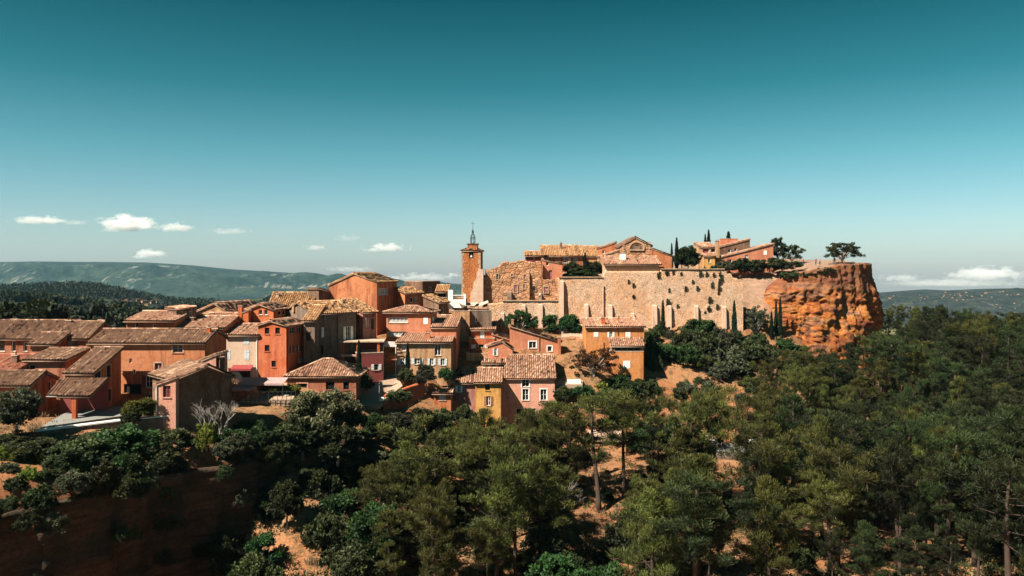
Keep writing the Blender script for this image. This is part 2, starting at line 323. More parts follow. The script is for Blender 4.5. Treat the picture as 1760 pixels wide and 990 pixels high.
# plateau of the castle rock (rampart, bare crest, cliff)
PL = [(9.3, 164.5), (46.2, 164.5), (46.8, 191), (56, 192), (56.5, 176), (58, 171), (66, 169.5), (74, 172), (78.5, 177), (80, 184), (78, 193), (60, 198), (20, 198), (-4, 190), (-5, 169.5), (9, 169.5)]
def wob(x, y): return 1.9*np.sin(0.33*x+0.19*y)+1.2*np.sin(0.62*y-0.41*x+1)+0.7*np.sin(1.3*y+0.6*x)
def seg_dist(X, Y, pts, closed=False):
    best = np.full(np.shape(X), 1e9); sgn = np.zeros(np.shape(X))
    n = len(pts)
    for i in range(n if closed else n-1):
        a = pts[i]; b = pts[(i+1) % n]; dx, dy = b[0]-a[0], b[1]-a[1]; L2 = dx*dx+dy*dy
        t = np.clip(((X-a[0])*dx+(Y-a[1])*dy)/L2, 0, 1); ex = X-a[0]-t*dx; ey = Y-a[1]-t*dy
        d = np.hypot(ex, ey); s = np.sign(dx*(Y-a[1])-dy*(X-a[0])); m = d < best
        best = np.where(m, d, best); sgn = np.where(m, s, sgn)
    return best, sgn
def inside(X, Y, pts):
    r = np.zeros(np.shape(X), bool); n = len(pts)
    for i in range(n):
        (x1, y1), (x2, y2) = pts[i], pts[(i+1) % n]
        c = ((y1 > Y) != (y2 > Y)); xi = (x2-x1)*(Y-y1)/((y2-y1) if y2 != y1 else 1e-9)+x1
        r ^= c & (X < xi)
    return r
def sm(a, b, t): t = np.clip((t-a)/(b-a), 0, 1); return t*t*(3-2*t)
tps_pl = TPS(cp((960,477,166),(1100,470,168),(1240,465,168),(1260,464,183),(1333,457,184),(1340,474,176),(1400,463,175),(1450,458,174),(1495,454,180),(1160,463,180),(900,472,175),(860,474,175)))
def ground(X, Y):
    X = np.asarray(X, float); Y = np.asarray(Y, float)
    zm = tps_main(X, Y); zl = tps_left(X, Y)
    d, s = seg_dist(X, Y, CL); w = sm(1.0, 4.0, d*s+0.4*wob(X, Y)*sm(0, 20, 110-Y))           # left of the line is the hill
    z = zm + (zl-zm)*w
    dp, _ = seg_dist(X, Y, PL, True); ins = np.where(inside(X, Y, PL), dp, -dp)
    wp = sm(0.2, 2.2, ins); z = z + (np.maximum(tps_pl(X, Y), z)-z)*wp
    wf = sm(215, 300, np.hypot(np.maximum(np.abs(X)-60, 0), Y) + np.where(Y < 0, 400, 0))
    r = np.hypot(X, Y)
    zf = -24 - 36*sm(420, 800, r) - 105*sm(800, 1900, r) - 260*sm(3700, 9000, r)
    return z + (zf-z)*wf
def gz(x, y): return float(ground(np.array([x]), np.array([y]))[0])

def axis(lo, hi, step, far, k=1.18):
    a = list(np.arange(lo, hi+1e-6, step)); s = step
    while a[-1] < far: s *= k; a.append(a[-1]+s)
    s = step
    while a[0] > -far: s *= k; a.insert(0, a[0]-s)
    return np.array(a)
gx = axis(-120, 165, 1.25, 9000); gy = axis(35, 250, 1.25, 9000)
gy = gy[gy > -600]
X, Y = np.meshgrid(gx, gy, indexing='ij'); Z = ground(X, Y)
near = (np.abs(X) < 200) & (Y < 260) & (Y > 0)
bump = np.zeros_like(Z)
for i, j in zip(*np.nonzero(near)):
    q = Vector((X[i, j]*0.12, Y[i, j]*0.12, 3.1)); bump[i, j] = 0.9*noise.noise(q) + 0.35*noise.noise(q*3.7)
BUMPMASK = sm(0, 1, np.ones_like(Z))
Z2 = Z + bump*0.6
me = np_mesh('ground', np.stack([X, Y, Z2], -1).reshape(-1, 3), grid_faces(len(gx), len(gy)), attr=sm(190, 260, np.hypot(np.maximum(np.abs(X)-70, 0), Y)).ravel(), smooth=True)
tag(obj('ground', me, None, [M['earth']]), kind='structure')

def cliff(name, pts, nu, nv, amp, seed, back=5.0, mat='cliff', wb=0.0):
    """displaced rock face along a plan line pts=(x, y, ztop, zbottom, batter); outside is to the right hand of the walk"""
    p = np.array(pts, float); cum = np.concatenate([[0], np.cumsum(np.hypot(*np.diff(p[:, :2], axis=0).T))])
    u = np.linspace(0, cum[-1], nu); q = np.stack([np.interp(u, cum, p[:, k]) for k in range(5)], -1)
    for _ in range(3): q[1:-1] = (q[:-2]+2*q[1:-1]+q[2:])/4
    t = np.gradient(q[:, :2], axis=0); t /= np.linalg.norm(t, axis=1)[:, None]; nrm = np.stack([t[:, 1], -t[:, 0]], -1)
    q[:, :2] += nrm*(wob(q[:, 0], q[:, 1])*wb)[:, None]
    nb = 7; V = np.zeros((nu, nv+nb, 3))
    for i in range(nu):
        x, y, zt, zb, bt = q[i]; H = zt-zb
        for j in range(nv+nb):
            if j < nv:
                f = j/(nv-1); z = zb+H*f; o = bt*(1-f)**1.3; w = Vector((x*0.16, y*0.16, z*0.16+seed)); e = min(1, 3*(1-f)+0.35)
                d = amp*(1.5*noise.noise(w*0.6) + 0.9*noise.noise(w*1.5) + 0.8*(0.35-abs(noise.noise(w*3.1))) + 0.55*(0.3-abs(noise.noise(w*7))) + 0.25*noise.noise(w*15))
                rid = abs(noise.noise(Vector((x*0.12, y*0.12, z*0.45+seed)))); d += amp*0.5*(0.4-rid) + amp*1.1*(0.35-abs(noise.noise(Vector((x*0.33, y*0.33, z*0.05+seed))))) + amp*0.5*noise.noise(Vector((x*0.9, y*0.9, z*0.08)))
                c = noise.cell(Vector((x*0.35, y*0.35, z*0.5))) ; d += amp*0.25*c
                V[i, j] = (x+nrm[i, 0]*(o+d*e), y+nrm[i, 1]*(o+d*e), z + 0.25*amp*noise.noise(w*2.2)*e)
            else:
                k = (j-nv+1)/nb; V[i, j] = (x-nrm[i, 0]*back*k, y-nrm[i, 1]*back*k, zt + 0.5*noise.noise(Vector((x*0.4, y*0.4, k*3)))*(1-k) + 0.12 - 0.9*k*k)
    me = np_mesh(name, V.reshape(-1, 3), grid_faces(nu, nv+nb), smooth=False)
    return tag(obj(name, me, None, [M[mat]]), kind='structure')
def cpt(px, yt, Y, zb, bt=0.0): return (xat(px, Y), Y, zat(yt, Y), zb, bt)
cliff('ochre_cliff', [(51.5, 182, 0.6, -9, 0), cpt(1312, 505, 173, -9, 1), cpt(1322, 490, 170.5, -12, 2), cpt(1345, 474, 169, -15, 3), cpt(1400, 464, 168, -18, 3.5), cpt(1440, 457, 168.5, -25, 3.5), cpt(1475, 453.5, 171, -26, 3.5),
   cpt(1499, 453, 178, -27, 3.0), (80.5, 186, 2.1, -27, 2), (77.5, 194, 1.9, -26, 0), (66, 199, 1.5, -26, 0)], 240, 120, 1.0, 3.3)
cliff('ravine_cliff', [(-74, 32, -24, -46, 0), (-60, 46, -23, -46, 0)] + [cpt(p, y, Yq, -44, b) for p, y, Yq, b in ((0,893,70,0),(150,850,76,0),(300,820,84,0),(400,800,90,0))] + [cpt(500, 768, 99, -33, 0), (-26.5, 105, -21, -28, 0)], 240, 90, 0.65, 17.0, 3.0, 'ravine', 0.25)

# ---------------------------------------------------------------- far hills and mountains
def hill(name, prof, Y0, Y1, ztoe, mat, rough, nu=260, nv=40, back=1.5, seed=0.0):
    """range of hills whose crest follows prof=[(px, py)] at distance Y1, foot at Y0"""
    px = np.linspace(prof[0][0], prof[-1][0], nu); top = np.interp(px, *np.array(prof).T)
    V = np.zeros((nu, nv, 3))
    for i in range(nu):
        kx = (px[i]-HX)/F; zt = zat(top[i], Y1)
        for j in range(nv):
            f = j/(nv-1)*back; yy = Y0+(Y1-Y0)*f; h = math.sin(min(f, 1)*math.pi/2)**1.2 if f <= 1 else 1-(f-1)**2*1.5
            q = Vector((kx*yy/900, yy/900, seed)); r = noise.fractal(q*3, 1.0, 2.0, 6)*rough + abs(noise.noise(Vector((kx*yy/260, yy/1500, seed))))*rough*1.2
            V[i, j] = (kx*yy, yy, ztoe+(zt-ztoe)*h + r*math.sin(min(f, 1)*math.pi)**3)
    me = np_mesh(name, V.reshape(-1, 3), grid_faces(nu, nv), smooth=True)
    return tag(obj(name, me, None, [mat]), kind='structure')
def hillmat(name, s, rock, a, b, field):
    t = NT(name); w = t.coord('World'); g = t.n('NewGeometry')
    n = t.tex('Noise', s, w, Detail=9.0, Roughness=0.7); n2 = t.tex('Noise', s*9, w, Detail=4.0)
    rk = t.tex('Noise', s*3.0, t.coord('World', (2.4, 0.4, 0.9)), Detail=10.0, Roughness=0.78); rb = t.tex('Noise', s*0.7, w, Detail=3.0)
    fl = t.tex('Noise', s*1.1, w, Detail=5.0)
    col = t.mix(t.ramp(n.outputs[0], [(0.35, 0.0), (0.65, 1.0)]), a, b)
    col = t.mix(1.0, col, t.ramp(n2.outputs[0], [(0.3, 0.5), (0.7, 1.4)]), 'MULTIPLY')
    if field: col = t.mix(t.ramp(fl.outputs[0], [(0.645, 0.0), (0.66, field)]), col, (0.13, 0.12, 0.055))
    if rock: col = t.mix(t.ramp(t.math('ADD', rk.outputs[0], t.math('MULTIPLY', t.math('SUBTRACT', rb.outputs[0], 0.5), 0.6)), [(0.60, 0.0), (0.68, rock)]), col, (0.30, 0.28, 0.25))
    return t.surf(col, 0.97, n2.outputs[0], 0.8, 6.0)
mtn = hillmat('mountain forest and rock', 0.004, 0.55, (0.010, 0.022, 0.018), (0.030, 0.048, 0.030), 0)
mid = hillmat('wooded hill', 0.008, 0, (0.008, 0.014, 0.009), (0.020, 0.028, 0.014), 0.75)
hill('mountain', [(-500,447),(-200,449),(0,450.5),(60,449.5),(130,450),(250,451),(330,456),(400,463),(470,467),(560,473),(640,481),(720,484),(800,489),(900,492),(1000,496)], 3300, 5200, -150, mtn, 46, 520, 80)
hill('mountain', [(900,515),(1300,512),(1500,504),(1560,499.5),(1590,497.5),(1625,499.5),(1690,496.5),(1760,495.5),(1900,493),(2300,488)], 2600, 3600, -160, hillmat('far slope', 0.03, 0.4, (0.003, 0.007, 0.007), (0.040, 0.046, 0.032), 0.4), 26, 300, 40, seed=4)
hill('hill', [(-500,500),(-100,492),(0,493),(60,490),(120,488),(160,488.5),(210,499),(260,509),(300,516),(360,519),(420,516),(480,511),(540,508),(600,508),(700,512),(900,516)], 780, 1300, -75, mid, 9, 360, 40, seed=8)
hill('hill', [(-500,525),(0,512),(60,513),(120,518),(200,528),(300,534),(400,532),(560,530)], 420, 640, -48, mid, 4, 240, 30, seed=12)
# ---------------------------------------------------------------- roofs
def tile_plane(acc, A, u, v, Wd, L, sp=0.36, course=0.50, hipL=0.0, hipR=0.0, thick=0.13):
    """barrel-tiled slope: A eave corner, u along the eave, v up the slope; hipL/hipR take that much off the top corners"""
    A, u, v = Vector(A), Vector(u).normalized(), Vector(v).normalized(); n = u.cross(v).normalized()
    if n.z < 0: n = -n
    nc = max(2, round(Wd/sp)); nr = max(1, round(L/course)); prof = [(0.0, -0.05), (0.14, -0.045), (0.26, 0.085), (0.55, 0.15), (0.84, 0.085)]
    us = np.array([(c+p)/nc*Wd for c in range(nc) for p, _ in prof] + [Wd]); hs = np.array([h for c in range(nc) for _, h in prof] + [-0.05])
    colid = np.array([c for c in range(nc) for _ in prof] + [nc-1])
    rows = np.repeat(np.arange(nr+1), 2)[1:-1]; vs = rows/nr*L
    lift = np.array([0.05 if k % 2 == 0 else 0.0 for k in range(len(rows))]); rowid = np.arange(len(rows))//2
    tv = np.clip(0.5+RNG.normal(size=(nc, 1))*0.16+RNG.normal(size=(nc, nr))*0.2, 0, 1); jz = (RNG.random((nc, nr))-0.5)*0.03
    U, Vv = np.meshgrid(us, vs, indexing='ij'); Hh = hs[:, None]+lift[None, :]+jz[colid][:, rowid]
    Vv = Vv + ((RNG.random((nc, nr))-0.5)*0.07)[colid][:, rowid]
    Vv = np.clip(Vv, 0, L)
    lo = hipL*Vv/L; hi = Wd-hipR*Vv/L; U = np.clip(U, np.minimum(lo, hi), np.maximum(lo, hi))
    sag = -0.05*np.sin(np.pi*U/Wd)*np.sin(np.pi*Vv/L*0.5+0.3)*min(1, Wd/6)
    pts = np.array(A)[None, None]+U[..., None]*np.array(u)+Vv[..., None]*np.array(v)+(Hh+sag)[..., None]*np.array(n)
    off = sum(len(a) for a in acc['v']); nu, nv = len(us), len(vs)
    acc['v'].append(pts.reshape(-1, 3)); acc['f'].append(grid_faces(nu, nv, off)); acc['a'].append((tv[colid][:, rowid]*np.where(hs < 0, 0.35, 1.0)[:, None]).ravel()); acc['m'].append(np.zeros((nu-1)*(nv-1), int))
    # the bed under the tiles
    c = [A, A+u*Wd, A+u*(Wd-hipR)+v*L, A+u*hipL+v*L]; dn = -n*thick
    q = [p-n*0.07 for p in c]+[p-n*0.07+dn for p in c]; off = sum(len(a) for a in acc['v'])
    acc['v'].append(np.array([tuple(p) for p in q])); acc['a'].append(np.full(8, 0.5))
    fs = np.array([(7, 6, 5, 4), (0, 1, 5, 4), (1, 2, 6, 5), (2, 3, 7, 6), (3, 0, 4, 7)])+off
    acc['f'].append(fs); acc['m'].append(np.ones(5, int))
def ridge_cap(acc, a, b, r=0.15):
    a, b = Vector(a), Vector(b); L = (b-a).length; d = (b-a)/L; k = max(2, round(L/0.42)); sd = d.cross(Vector((0, 0, 1))).normalized(); up = sd.cross(d)
    V = []; at = []
    for i in range(k):
        tone = random.random()
        for e in (0, 1):
            p = a+d*(L*(i+e)/k); rr = r*(1.12 if e == 0 else 0.95)
            for t in range(5):
                an = math.pi*t/4; V.append(tuple(p+sd*math.cos(an)*rr+up*(math.sin(an)*rr-0.02))); at.append(tone)
    off = sum(len(x) for x in acc['v']); acc['v'].append(np.array(V)); acc['a'].append(np.array(at)); f = grid_faces(2*k, 5, off); acc['f'].append(f); acc['m'].append(np.zeros(len(f), int))
def new_acc(): return {'v': [], 'f': [], 'a': [], 'm': []}
def acc_build(acc, name, mats, parent):
    me = np_mesh(name, np.concatenate(acc['v']), np.concatenate(acc['f']), attr=np.concatenate(acc['a']), midx=np.concatenate(acc['m']))
    return obj(name, me, parent, mats)

# ---------------------------------------------------------------- houses
class House:
    """x0..x1: photo columns of the front wall, Y distance of its anchor corner, ye/yb eave and foot rows there.
    phi turns the front (positive: its far end is at x1); xs: column where the visible side wall ends."""
    def __init__(s, name, label, x0, x1, Y, ye, yb, wall='orange', roof='x', phi=0, D=7.0, xs=None, side='R', anchor='L', tile='tile', yr=None, apex=None, ye2=None, over=0.5, rf=0.5,
                 cat='house', hip=0.0, hipL=0.0, hipR=0.0, parapet=0.5, trim='eave', sink=1.2, group=None, pitch=18):
        p = math.radians(phi); d = Vector((math.cos(p), math.sin(p))); b = Vector((-math.sin(p), math.cos(p))); k0, k1 = (x0-HX)/F, (x1-HX)/F
        if anchor == 'L': A = Vector((k0*Y, Y)); t = (k1*A.y-A.x)/(d.x-k1*d.y)
        else: B = Vector((k1*Y, Y)); t = -(k0*B.y-B.x)/(d.x-k0*d.y); A = B-d*t
        s.W = t; s.d, s.b, s.A = d, b, A; B = A+d*t
        if xs is not None:
            C = B if side == 'R' else A; ks = (xs-HX)/F; D = (ks*C.y-C.x)/(b.x-ks*b.y)
            if D < 0.5 or D > 40: print('HOUSE DEPTH', name, label, D); D = min(max(D, 2), 12)
        s.D = D; s.zb = zat(yb, Y)-sink; s.H = zat(ye, Y)-s.zb; s.phi = p; s.rooftype = roof
        s.root = empty(name, (A.x, A.y, s.zb), p); tag(s.root, label, cat, group)
        W_, D_, H = s.W, s.D, s.H; o = over
        if roof in ('x', 'hip'):
            yr_ = D_*rf; base = A if anchor == 'L' else B
            rise = (zat(yr, (base+b*yr_).y)-s.zb-H) if yr else math.tan(math.radians(pitch))*yr_
            s.zr = lambda x, y: H+rise*(y/yr_ if y <= yr_ else (D_-y)/(D_-yr_)); s.rise = rise; s.ry = yr_
        elif roof == 'y':
            ax, az = s.hit('F', *apex); rise = az-H; s.rise = rise; s.ax = ax; hr = (zat(ye2, B.y if anchor == 'L' else A.y)-s.zb) if ye2 else H
            hl, hr = (H, hr) if anchor == 'L' else (hr, H); s.hl, s.hr = hl, hr; top = az
            s.zr = lambda x, y: hl+(top-hl)*x/ax if x <= ax else hr+(top-hr)*(W_-x)/(W_-ax)
        elif roof == 'back':
            base = A if anchor == 'L' else B
            rise = (zat(yr, (base+b*D_).y)-s.zb-H) if yr else math.tan(math.radians(pitch))*D_; s.rise = rise
            s.zr = lambda x, y: H+rise*y/D_
        elif roof == 'front':      # falls away to the back
            s.rise = -math.tan(math.radians(pitch))*D_; s.zr = lambda x, y: H+s.rise*y/D_
        elif roof == 'side':       # one slope along the front
            H2 = zat(ye2, B.y if anchor == 'L' else A.y)-s.zb; hl, hr = (H, H2) if anchor == 'L' else (H2, H); s.hl, s.hr = hl, hr
            s.zr = lambda x, y: hl+(hr-hl)*x/W_
        else: s.zr = lambda x, y: H
        s.wallmat = M[wall]; s.tile = [M[tile], M[trim]]; s.over = o; s.hip = hip; s.hipL, s.hipR = hipL, hipR; s.parapet = parapet; s.holes = {'F': [], 'R': [], 'L': []}; s.nwin = 0
        s.roofobj = s.root
    def hit(s, face, px, py):
        """photo pixel -> (along, height) on a wall"""
        if face == 'F': o, dr = s.A, s.d
        elif face == 'R': o, dr = s.A+s.d*s.W, s.b
        else: o, dr = s.A, s.b
        k = (px-HX)/F; t = (k*o.y-o.x)/(dr.x-k*dr.y); Yh = (o+dr*t).y
        return t, zat(py, Yh)-s.zb
    def fp(s, face, a, out, z):
        return (a, -out, z) if face == 'F' else ((s.W+out, a, z) if face == 'R' else (-out, a, z))
    def fbox(s, mb, face, a0, a1, o0, o1, z0, z1, m=0):
        p = [s.fp(face, a, o, z) for z in (z0, z1) for a, o in ((a0, o0), (a1, o0), (a1, o1), (a0, o1))]
        mb.add(p, [(3, 2, 1, 0), (4, 5, 6, 7), (0, 1, 5, 4), (1, 2, 6, 5), (2, 3, 7, 6), (3, 0, 4, 7)], m)
    def rect(s, face, xa, xb, ya, yb):
        xm, ym = (xa+xb)/2, (ya+yb)/2
        a0 = s.hit(face, xa, ym)[0]; a1 = s.hit(face, xb, ym)[0]; z1 = s.hit(face, xm, ya)[1]; z0 = s.hit(face, xm, yb)[1]
        return min(a0, a1), max(a0, a1), z0, z1
    def win(s, face, xa, xb, ya, yb, style='o', frame='white', shut='white', n=1, name='window', pane='glass', rows=2, sill=True, arch=False):
        """o plain dark opening, w casement with frame, s casement with open shutters, c closed shutters, d door"""
        a0, a1, z0, z1 = s.rect(face, xa, xb, ya, yb); Wf = s.W if face == 'F' else s.D
        a0 = max(a0, 0.08); a1 = min(a1, Wf-0.08)
        if a1-a0 < 0.15: return
        top = min(s.zr(*( (a0, 0) if face == 'F' else ((s.W, a0) if face == 'R' else (0, a0)))), s.zr(*((a1, 0) if face == 'F' else ((s.W, a1) if face == 'R' else (0, a1)))))
        z1 = min(z1, top-0.08); z0 = max(min(z0, z1-0.2), 0.02)
        sw = 0
        if style == 's': sw = (a1-a0)*0.27; b0, b1 = a0+sw, a1-sw
        else: b0, b1 = a0, a1
        s.holes[face].append((b0, b1, z0, z1)); dep = -0.22
        mb = MB(); t = 0.07
        if style in ('o', 'w', 's') and sill: s.fbox(mb, face, b0-0.08, b1+0.08, 0.003, 0.10, z0-0.10, z0-0.005, 1)
        if style in ('w', 's', 'o'):
            fm = 0
            for q in ((b0, b0+t, z0, z1), (b1-t, b1, z0, z1), (b0+t, b1-t, z0, z0+t), (b0+t, b1-t, z1-t, z1)): s.fbox(mb, face, q[0], q[1], dep+0.03, dep+0.10, q[2], q[3], fm)
            if style != 'o':
                for k in range(1, n+1):
                    c = b0+(b1-b0)*k/(n+1); s.fbox(mb, face, c-0.04, c+0.04, dep+0.03, dep+0.09, z0+t, z1-t, fm)
                for k in range(1, rows):
                    zc = z0+(z1-z0)*k/rows; s.fbox(mb, face, b0+t, b1-t, dep+0.035, dep+0.075, zc-0.02, zc+0.02, fm)
        if style == 'w2':          # raised pale surround as well
            pass
        if style == 'c':
            mdl = (b0+b1)/2; s.fbox(mb, face, b0-0.04, b1+0.04, -0.02, 0.02, z0-0.06, z0-0.005, 1)
        if style == 'd':
            for q in ((b0, b0+t, z0, z1), (b1-t, b1, z0, z1), (b0+t, b1-t, z1-t, z1)): s.fbox(mb, face, q[0], q[1], dep+0.03, dep+0.12, q[2], q[3], 0)
        w = mb.build('door' if style == 'd' else name, [M[frame], M['mortar'] if frame == 'white' else s.wallmat], s.root)
        pm = MB(); s.fbox(pm, face, b0, b1, dep-0.05, dep+0.02, z0, z1)
        if style == 'd': pm.build('panel', M[shut], w)
        else: pm.build('pane', M[pane], w)
        if style == 's':
            for q0, q1 in ((a0, b0-0.015), (b1+0.015, a1)):
                sm_ = MB(); s.fbox(sm_, face, q0, q1, 0.02, 0.07, z0, z1)
                for zz in (0.2, 0.5, 0.8): s.fbox(sm_, face, q0+0.02, q1-0.02, 0.072, 0.09, z0+(z1-z0)*zz-0.04, z0+(z1-z0)*zz+0.04)
                sm_.build('shutter', M[shut], w)
        if style == 'c':
            mdl = (b0+b1)/2
            for q0, q1 in ((b0+0.01, mdl-0.012), (mdl+0.012, b1-0.01)):
                sm_ = MB(); s.fbox(sm_, face, q0, q1, -0.10, 0.03, z0+0.01, z1-0.01)
                for zz in (0.2, 0.8): s.fbox(sm_, face, q0+0.03, q1-0.03, 0.032, 0.05, z0+(z1-z0)*zz-0.05, z0+(z1-z0)*zz+0.05)
                sm_.build('shutter', M[shut], w)
        return w
    def surround(s, face, xa, xb, ya, yb, mat='mortar', t=0.16):
        a0, a1, z0, z1 = s.rect(face, xa, xb, ya, yb); mb = MB()
        for q in ((a0-t, a0-0.005, z0-t, z1+t), (a1+0.005, a1+t, z0-t, z1+t), (a0-0.003, a1+0.003, z1+0.005, z1+t), (a0-0.003, a1+0.003, z0-t, z0-0.005)): s.fbox(mb, face, q[0], q[1], 0.003, 0.045, q[2], q[3])
        mb.build('window_surround', M[mat], s.root)
    def pipe(s, face, px, ya, yb, mat='metal'):
        a, z1 = s.hit(face, px, ya); _, z0 = s.hit(face, px, yb); mb = MB()
        mb.tube([s.fp(face, a, 0.09, z0), s.fp(face, a, 0.09, z1)], [0.06, 0.06]); mb.build('drainpipe', M[mat], s.root)
    def chimney(s, xa, xb, ya, yb, ly, mat='tan', pots=2):
        """brick chimney seen at those pixels, ly metres behind the front"""
        o = s.A+s.b*ly; k0, k1 = (xa-HX)/F, (xb-HX)/F; f = lambda k: (k*o.y-o.x)/(s.d.x-k*s.d.y)
        a0, a1 = f(k0), f(k1); Yh = (o+s.d*(a0+a1)/2).y; z1 = zat(ya, Yh)-s.zb; z0 = min(zat(yb, Yh)-s.zb, s.zr(min(max((a0+a1)/2, 0), s.W), min(max(ly, 0), s.D)))-0.4
        w = a1-a0; dp = max(0.45, min(w, 0.8)); mb = MB()
        mb.box(a0, a1, ly, ly+dp, z0, z1-0.12); mb.box(a0-0.07, a1+0.07, ly-0.07, ly+dp+0.07, z1-0.118, z1-0.03, 1)
        for i in range(pots):
            c = a0+w*(i+0.5)/pots; mb.tube([(c, ly+dp/2, z1-0.028), (c, ly+dp/2, z1+0.22)], [0.10, 0.085], 7, 2)
        ch = mb.build('chimney', [M[mat], M['mortar'], M['tilered']], s.roofobj)
        if s.roofobj is not s.root and (int(xa)+int(ya)) % 4 == 1:
            am = MB(); ax_, ay_ = a0+w*0.8, ly+dp*0.5+0.05; am.tube([(ax_, ay_, z1-0.1), (ax_, ay_, z1+1.5)], [0.03, 0.025], 5)
            for k in range(4): am.tube([(ax_-0.32+0.05*k, ay_, z1+0.9+0.17*k), (ax_+0.32-0.05*k, ay_, z1+0.9+0.17*k)], [0.016, 0.016], 4)
            am.build('aerial', M['iron'], s.roofobj)
    def make(s):
        W_, D_, H, o = s.W, s.D, s.H, s.over; zr = s.zr; mb = MB()
        # roof first so that chimneys may hang on it
        acc = new_acc(); rt = s.rooftype
        if rt == 'x':
            L1 = math.hypot(s.ry+o, s.rise*(s.ry+o)/s.ry); sl1 = s.rise/s.ry; sl2 = s.rise/(D_-s.ry); L2 = math.hypot(D_-s.ry+o, sl2*(D_-s.ry+o))
            tile_plane(acc, (-o*0.6, -o, H-sl1*o+0.05), (1, 0, 0), (0, 1, sl1), W_+1.2*o, L1, hipL=s.hipL, hipR=s.hipR)
            tile_plane(acc, (-o*0.6, D_+o, H-sl2*o+0.05), (1, 0, 0), (0, -1, sl2), W_+1.2*o, L2, hipL=s.hipL, hipR=s.hipR)
            ridge_cap(acc, (-o*0.6+s.hipL, s.ry, H+s.rise+0.16), (W_+0.6*o-s.hipR, s.ry, H+s.rise+0.16))
        elif rt == 'hip':
            sl = s.rise/s.ry; L1 = math.hypot(s.ry+o, sl*(s.ry+o)); hp = min(s.ry+o, (W_+2*o)/2-0.1); sh = (s.rise+sl*o)/hp
            tile_plane(acc, (-o, -o, H-sl*o+0.05), (1, 0, 0), (0, 1, sl), W_+2*o, L1, hipL=hp, hipR=hp)
            tile_plane(acc, (-o, D_+o, H-sl*o+0.05), (1, 0, 0), (0, -1, sl), W_+2*o, L1, hipL=hp, hipR=hp)
            Ls = math.hypot(hp, sh*hp)
            tile_plane(acc, (-o, -o, H-sl*o+0.05), (0, 1, 0), (1, 0, sh), D_+2*o, Ls, hipL=s.ry+o, hipR=D_-s.ry+o)
            tile_plane(acc, (W_+o, -o, H-sl*o+0.05), (0, 1, 0), (-1, 0, sh), D_+2*o, Ls, hipL=s.ry+o, hipR=D_-s.ry+o)
            zt = H+s.rise+0.16
            if W_+2*o-2*hp > 0.5: ridge_cap(acc, (-o+hp, s.ry, zt), (W_+o-hp, s.ry, zt))
            for cx, cyy, ex in ((-o, -o, -o+hp), (W_+o, -o, W_+o-hp)): ridge_cap(acc, (cx, cyy, H-sl*o+0.14), (ex, s.ry, zt))
        elif rt == 'y':
            top = zr(s.ax, 0); s1 = (top-s.hl)/s.ax; s2 = (top-s.hr)/(W_-s.ax)
            tile_plane(acc, (-o, -o*0.6, s.hl-s1*o+0.05), (0, 1, 0), (1, 0, s1), D_+1.2*o, math.hypot(s.ax+o, s1*(s.ax+o)))
            tile_plane(acc, (W_+o, -o*0.6, s.hr-s2*o+0.05), (0, 1, 0), (-1, 0, s2), D_+1.2*o, math.hypot(W_-s.ax+o, s2*(W_-s.ax+o)))
            ridge_cap(acc, (s.ax, -o*0.6, top+0.16), (s.ax, D_+0.6*o, top+0.16))
        elif rt == 'back':
            sl = s.rise/D_; tile_plane(acc, (-o*0.6, -o, H-sl*o+0.05), (1, 0, 0), (0, 1, sl), W_+1.2*o, math.hypot(D_+1.4*o, sl*(D_+1.4*o)), hipL=s.hipL, hipR=s.hipR)
            ridge_cap(acc, (-o*0.6+s.hipL, D_+0.3*o, zr(0, D_)+0.14+sl*o*0.3), (W_+o*0.6-s.hipR, D_+0.3*o, zr(0, D_)+0.14+sl*o*0.3))
        elif rt == 'front':
            sl = -s.rise/D_; tile_plane(acc, (-o*0.6, D_+o, H+s.rise-sl*o+0.05), (1, 0, 0), (0, -1, sl), W_+1.2*o, math.hypot(D_+1.4*o, sl*(D_+1.4*o)))
        elif rt == 'side':
            if s.hl < s.hr:
                sl = (s.hr-s.hl)/W_; tile_plane(acc, (-o, -o*0.6, s.hl-sl*o+0.05), (0, 1, 0), (1, 0, sl), D_+1.2*o, math.hypot(W_+1.4*o, sl*(W_+1.4*o)))
            else:
                sl = (s.hl-s.hr)/W_; tile_plane(acc, (W_+o, -o*0.6, s.hr-sl*o+0.05), (0, 1, 0), (-1, 0, sl), D_+1.2*o, math.hypot(W_+1.4*o, sl*(W_+1.4*o)))
        if acc['v']: s.roofobj = acc_build(acc, 'roof', s.tile, s.root)
        else:
            pm = MB(); t = 0.25; pp = s.parapet
            pm.box(0.02, W_-0.02, 0.02, D_-0.02, H-0.25, H-0.1, 1)
            for q in ((-0.04, W_+0.04, -0.04, t), (-0.04, W_+0.04, D_-t, D_+0.04), (-0.04, t, t+0.002, D_-t-0.002), (W_-t, W_+0.04, t+0.002, D_-t-0.002)): pm.box(*q, H+0.002, H+pp*0.12+0.06, 1)
            s.roofobj = pm.build('roof', [s.wallmat, M['mortar']], s.root)
        # walls
        def wall(face, length, tops):
            """tops: [(a, z)] polyline of the wall top"""
            zmin = min(z for a, z in tops); hs = [h for h in s.holes[face]] if face in s.holes else []
            hs_in = [h for h in hs if h[3] <= zmin+1e-6]; hs_up = [h for h in hs if h[3] > zmin+1e-6]
            if hs_up:     # openings that reach into a gable: lower the seam under them, cut them out column by column
                pass
            As = sorted({0.0, length, *[t[0] for t in tops], *[x for h in hs for x in h[:2]]}); As = [a for a in As if -1e-6 <= a <= length+1e-6]
            ta = [t[0] for t in tops]; tz = [t[1] for t in tops]; topz = lambda a: float(np.interp(a, ta, tz))
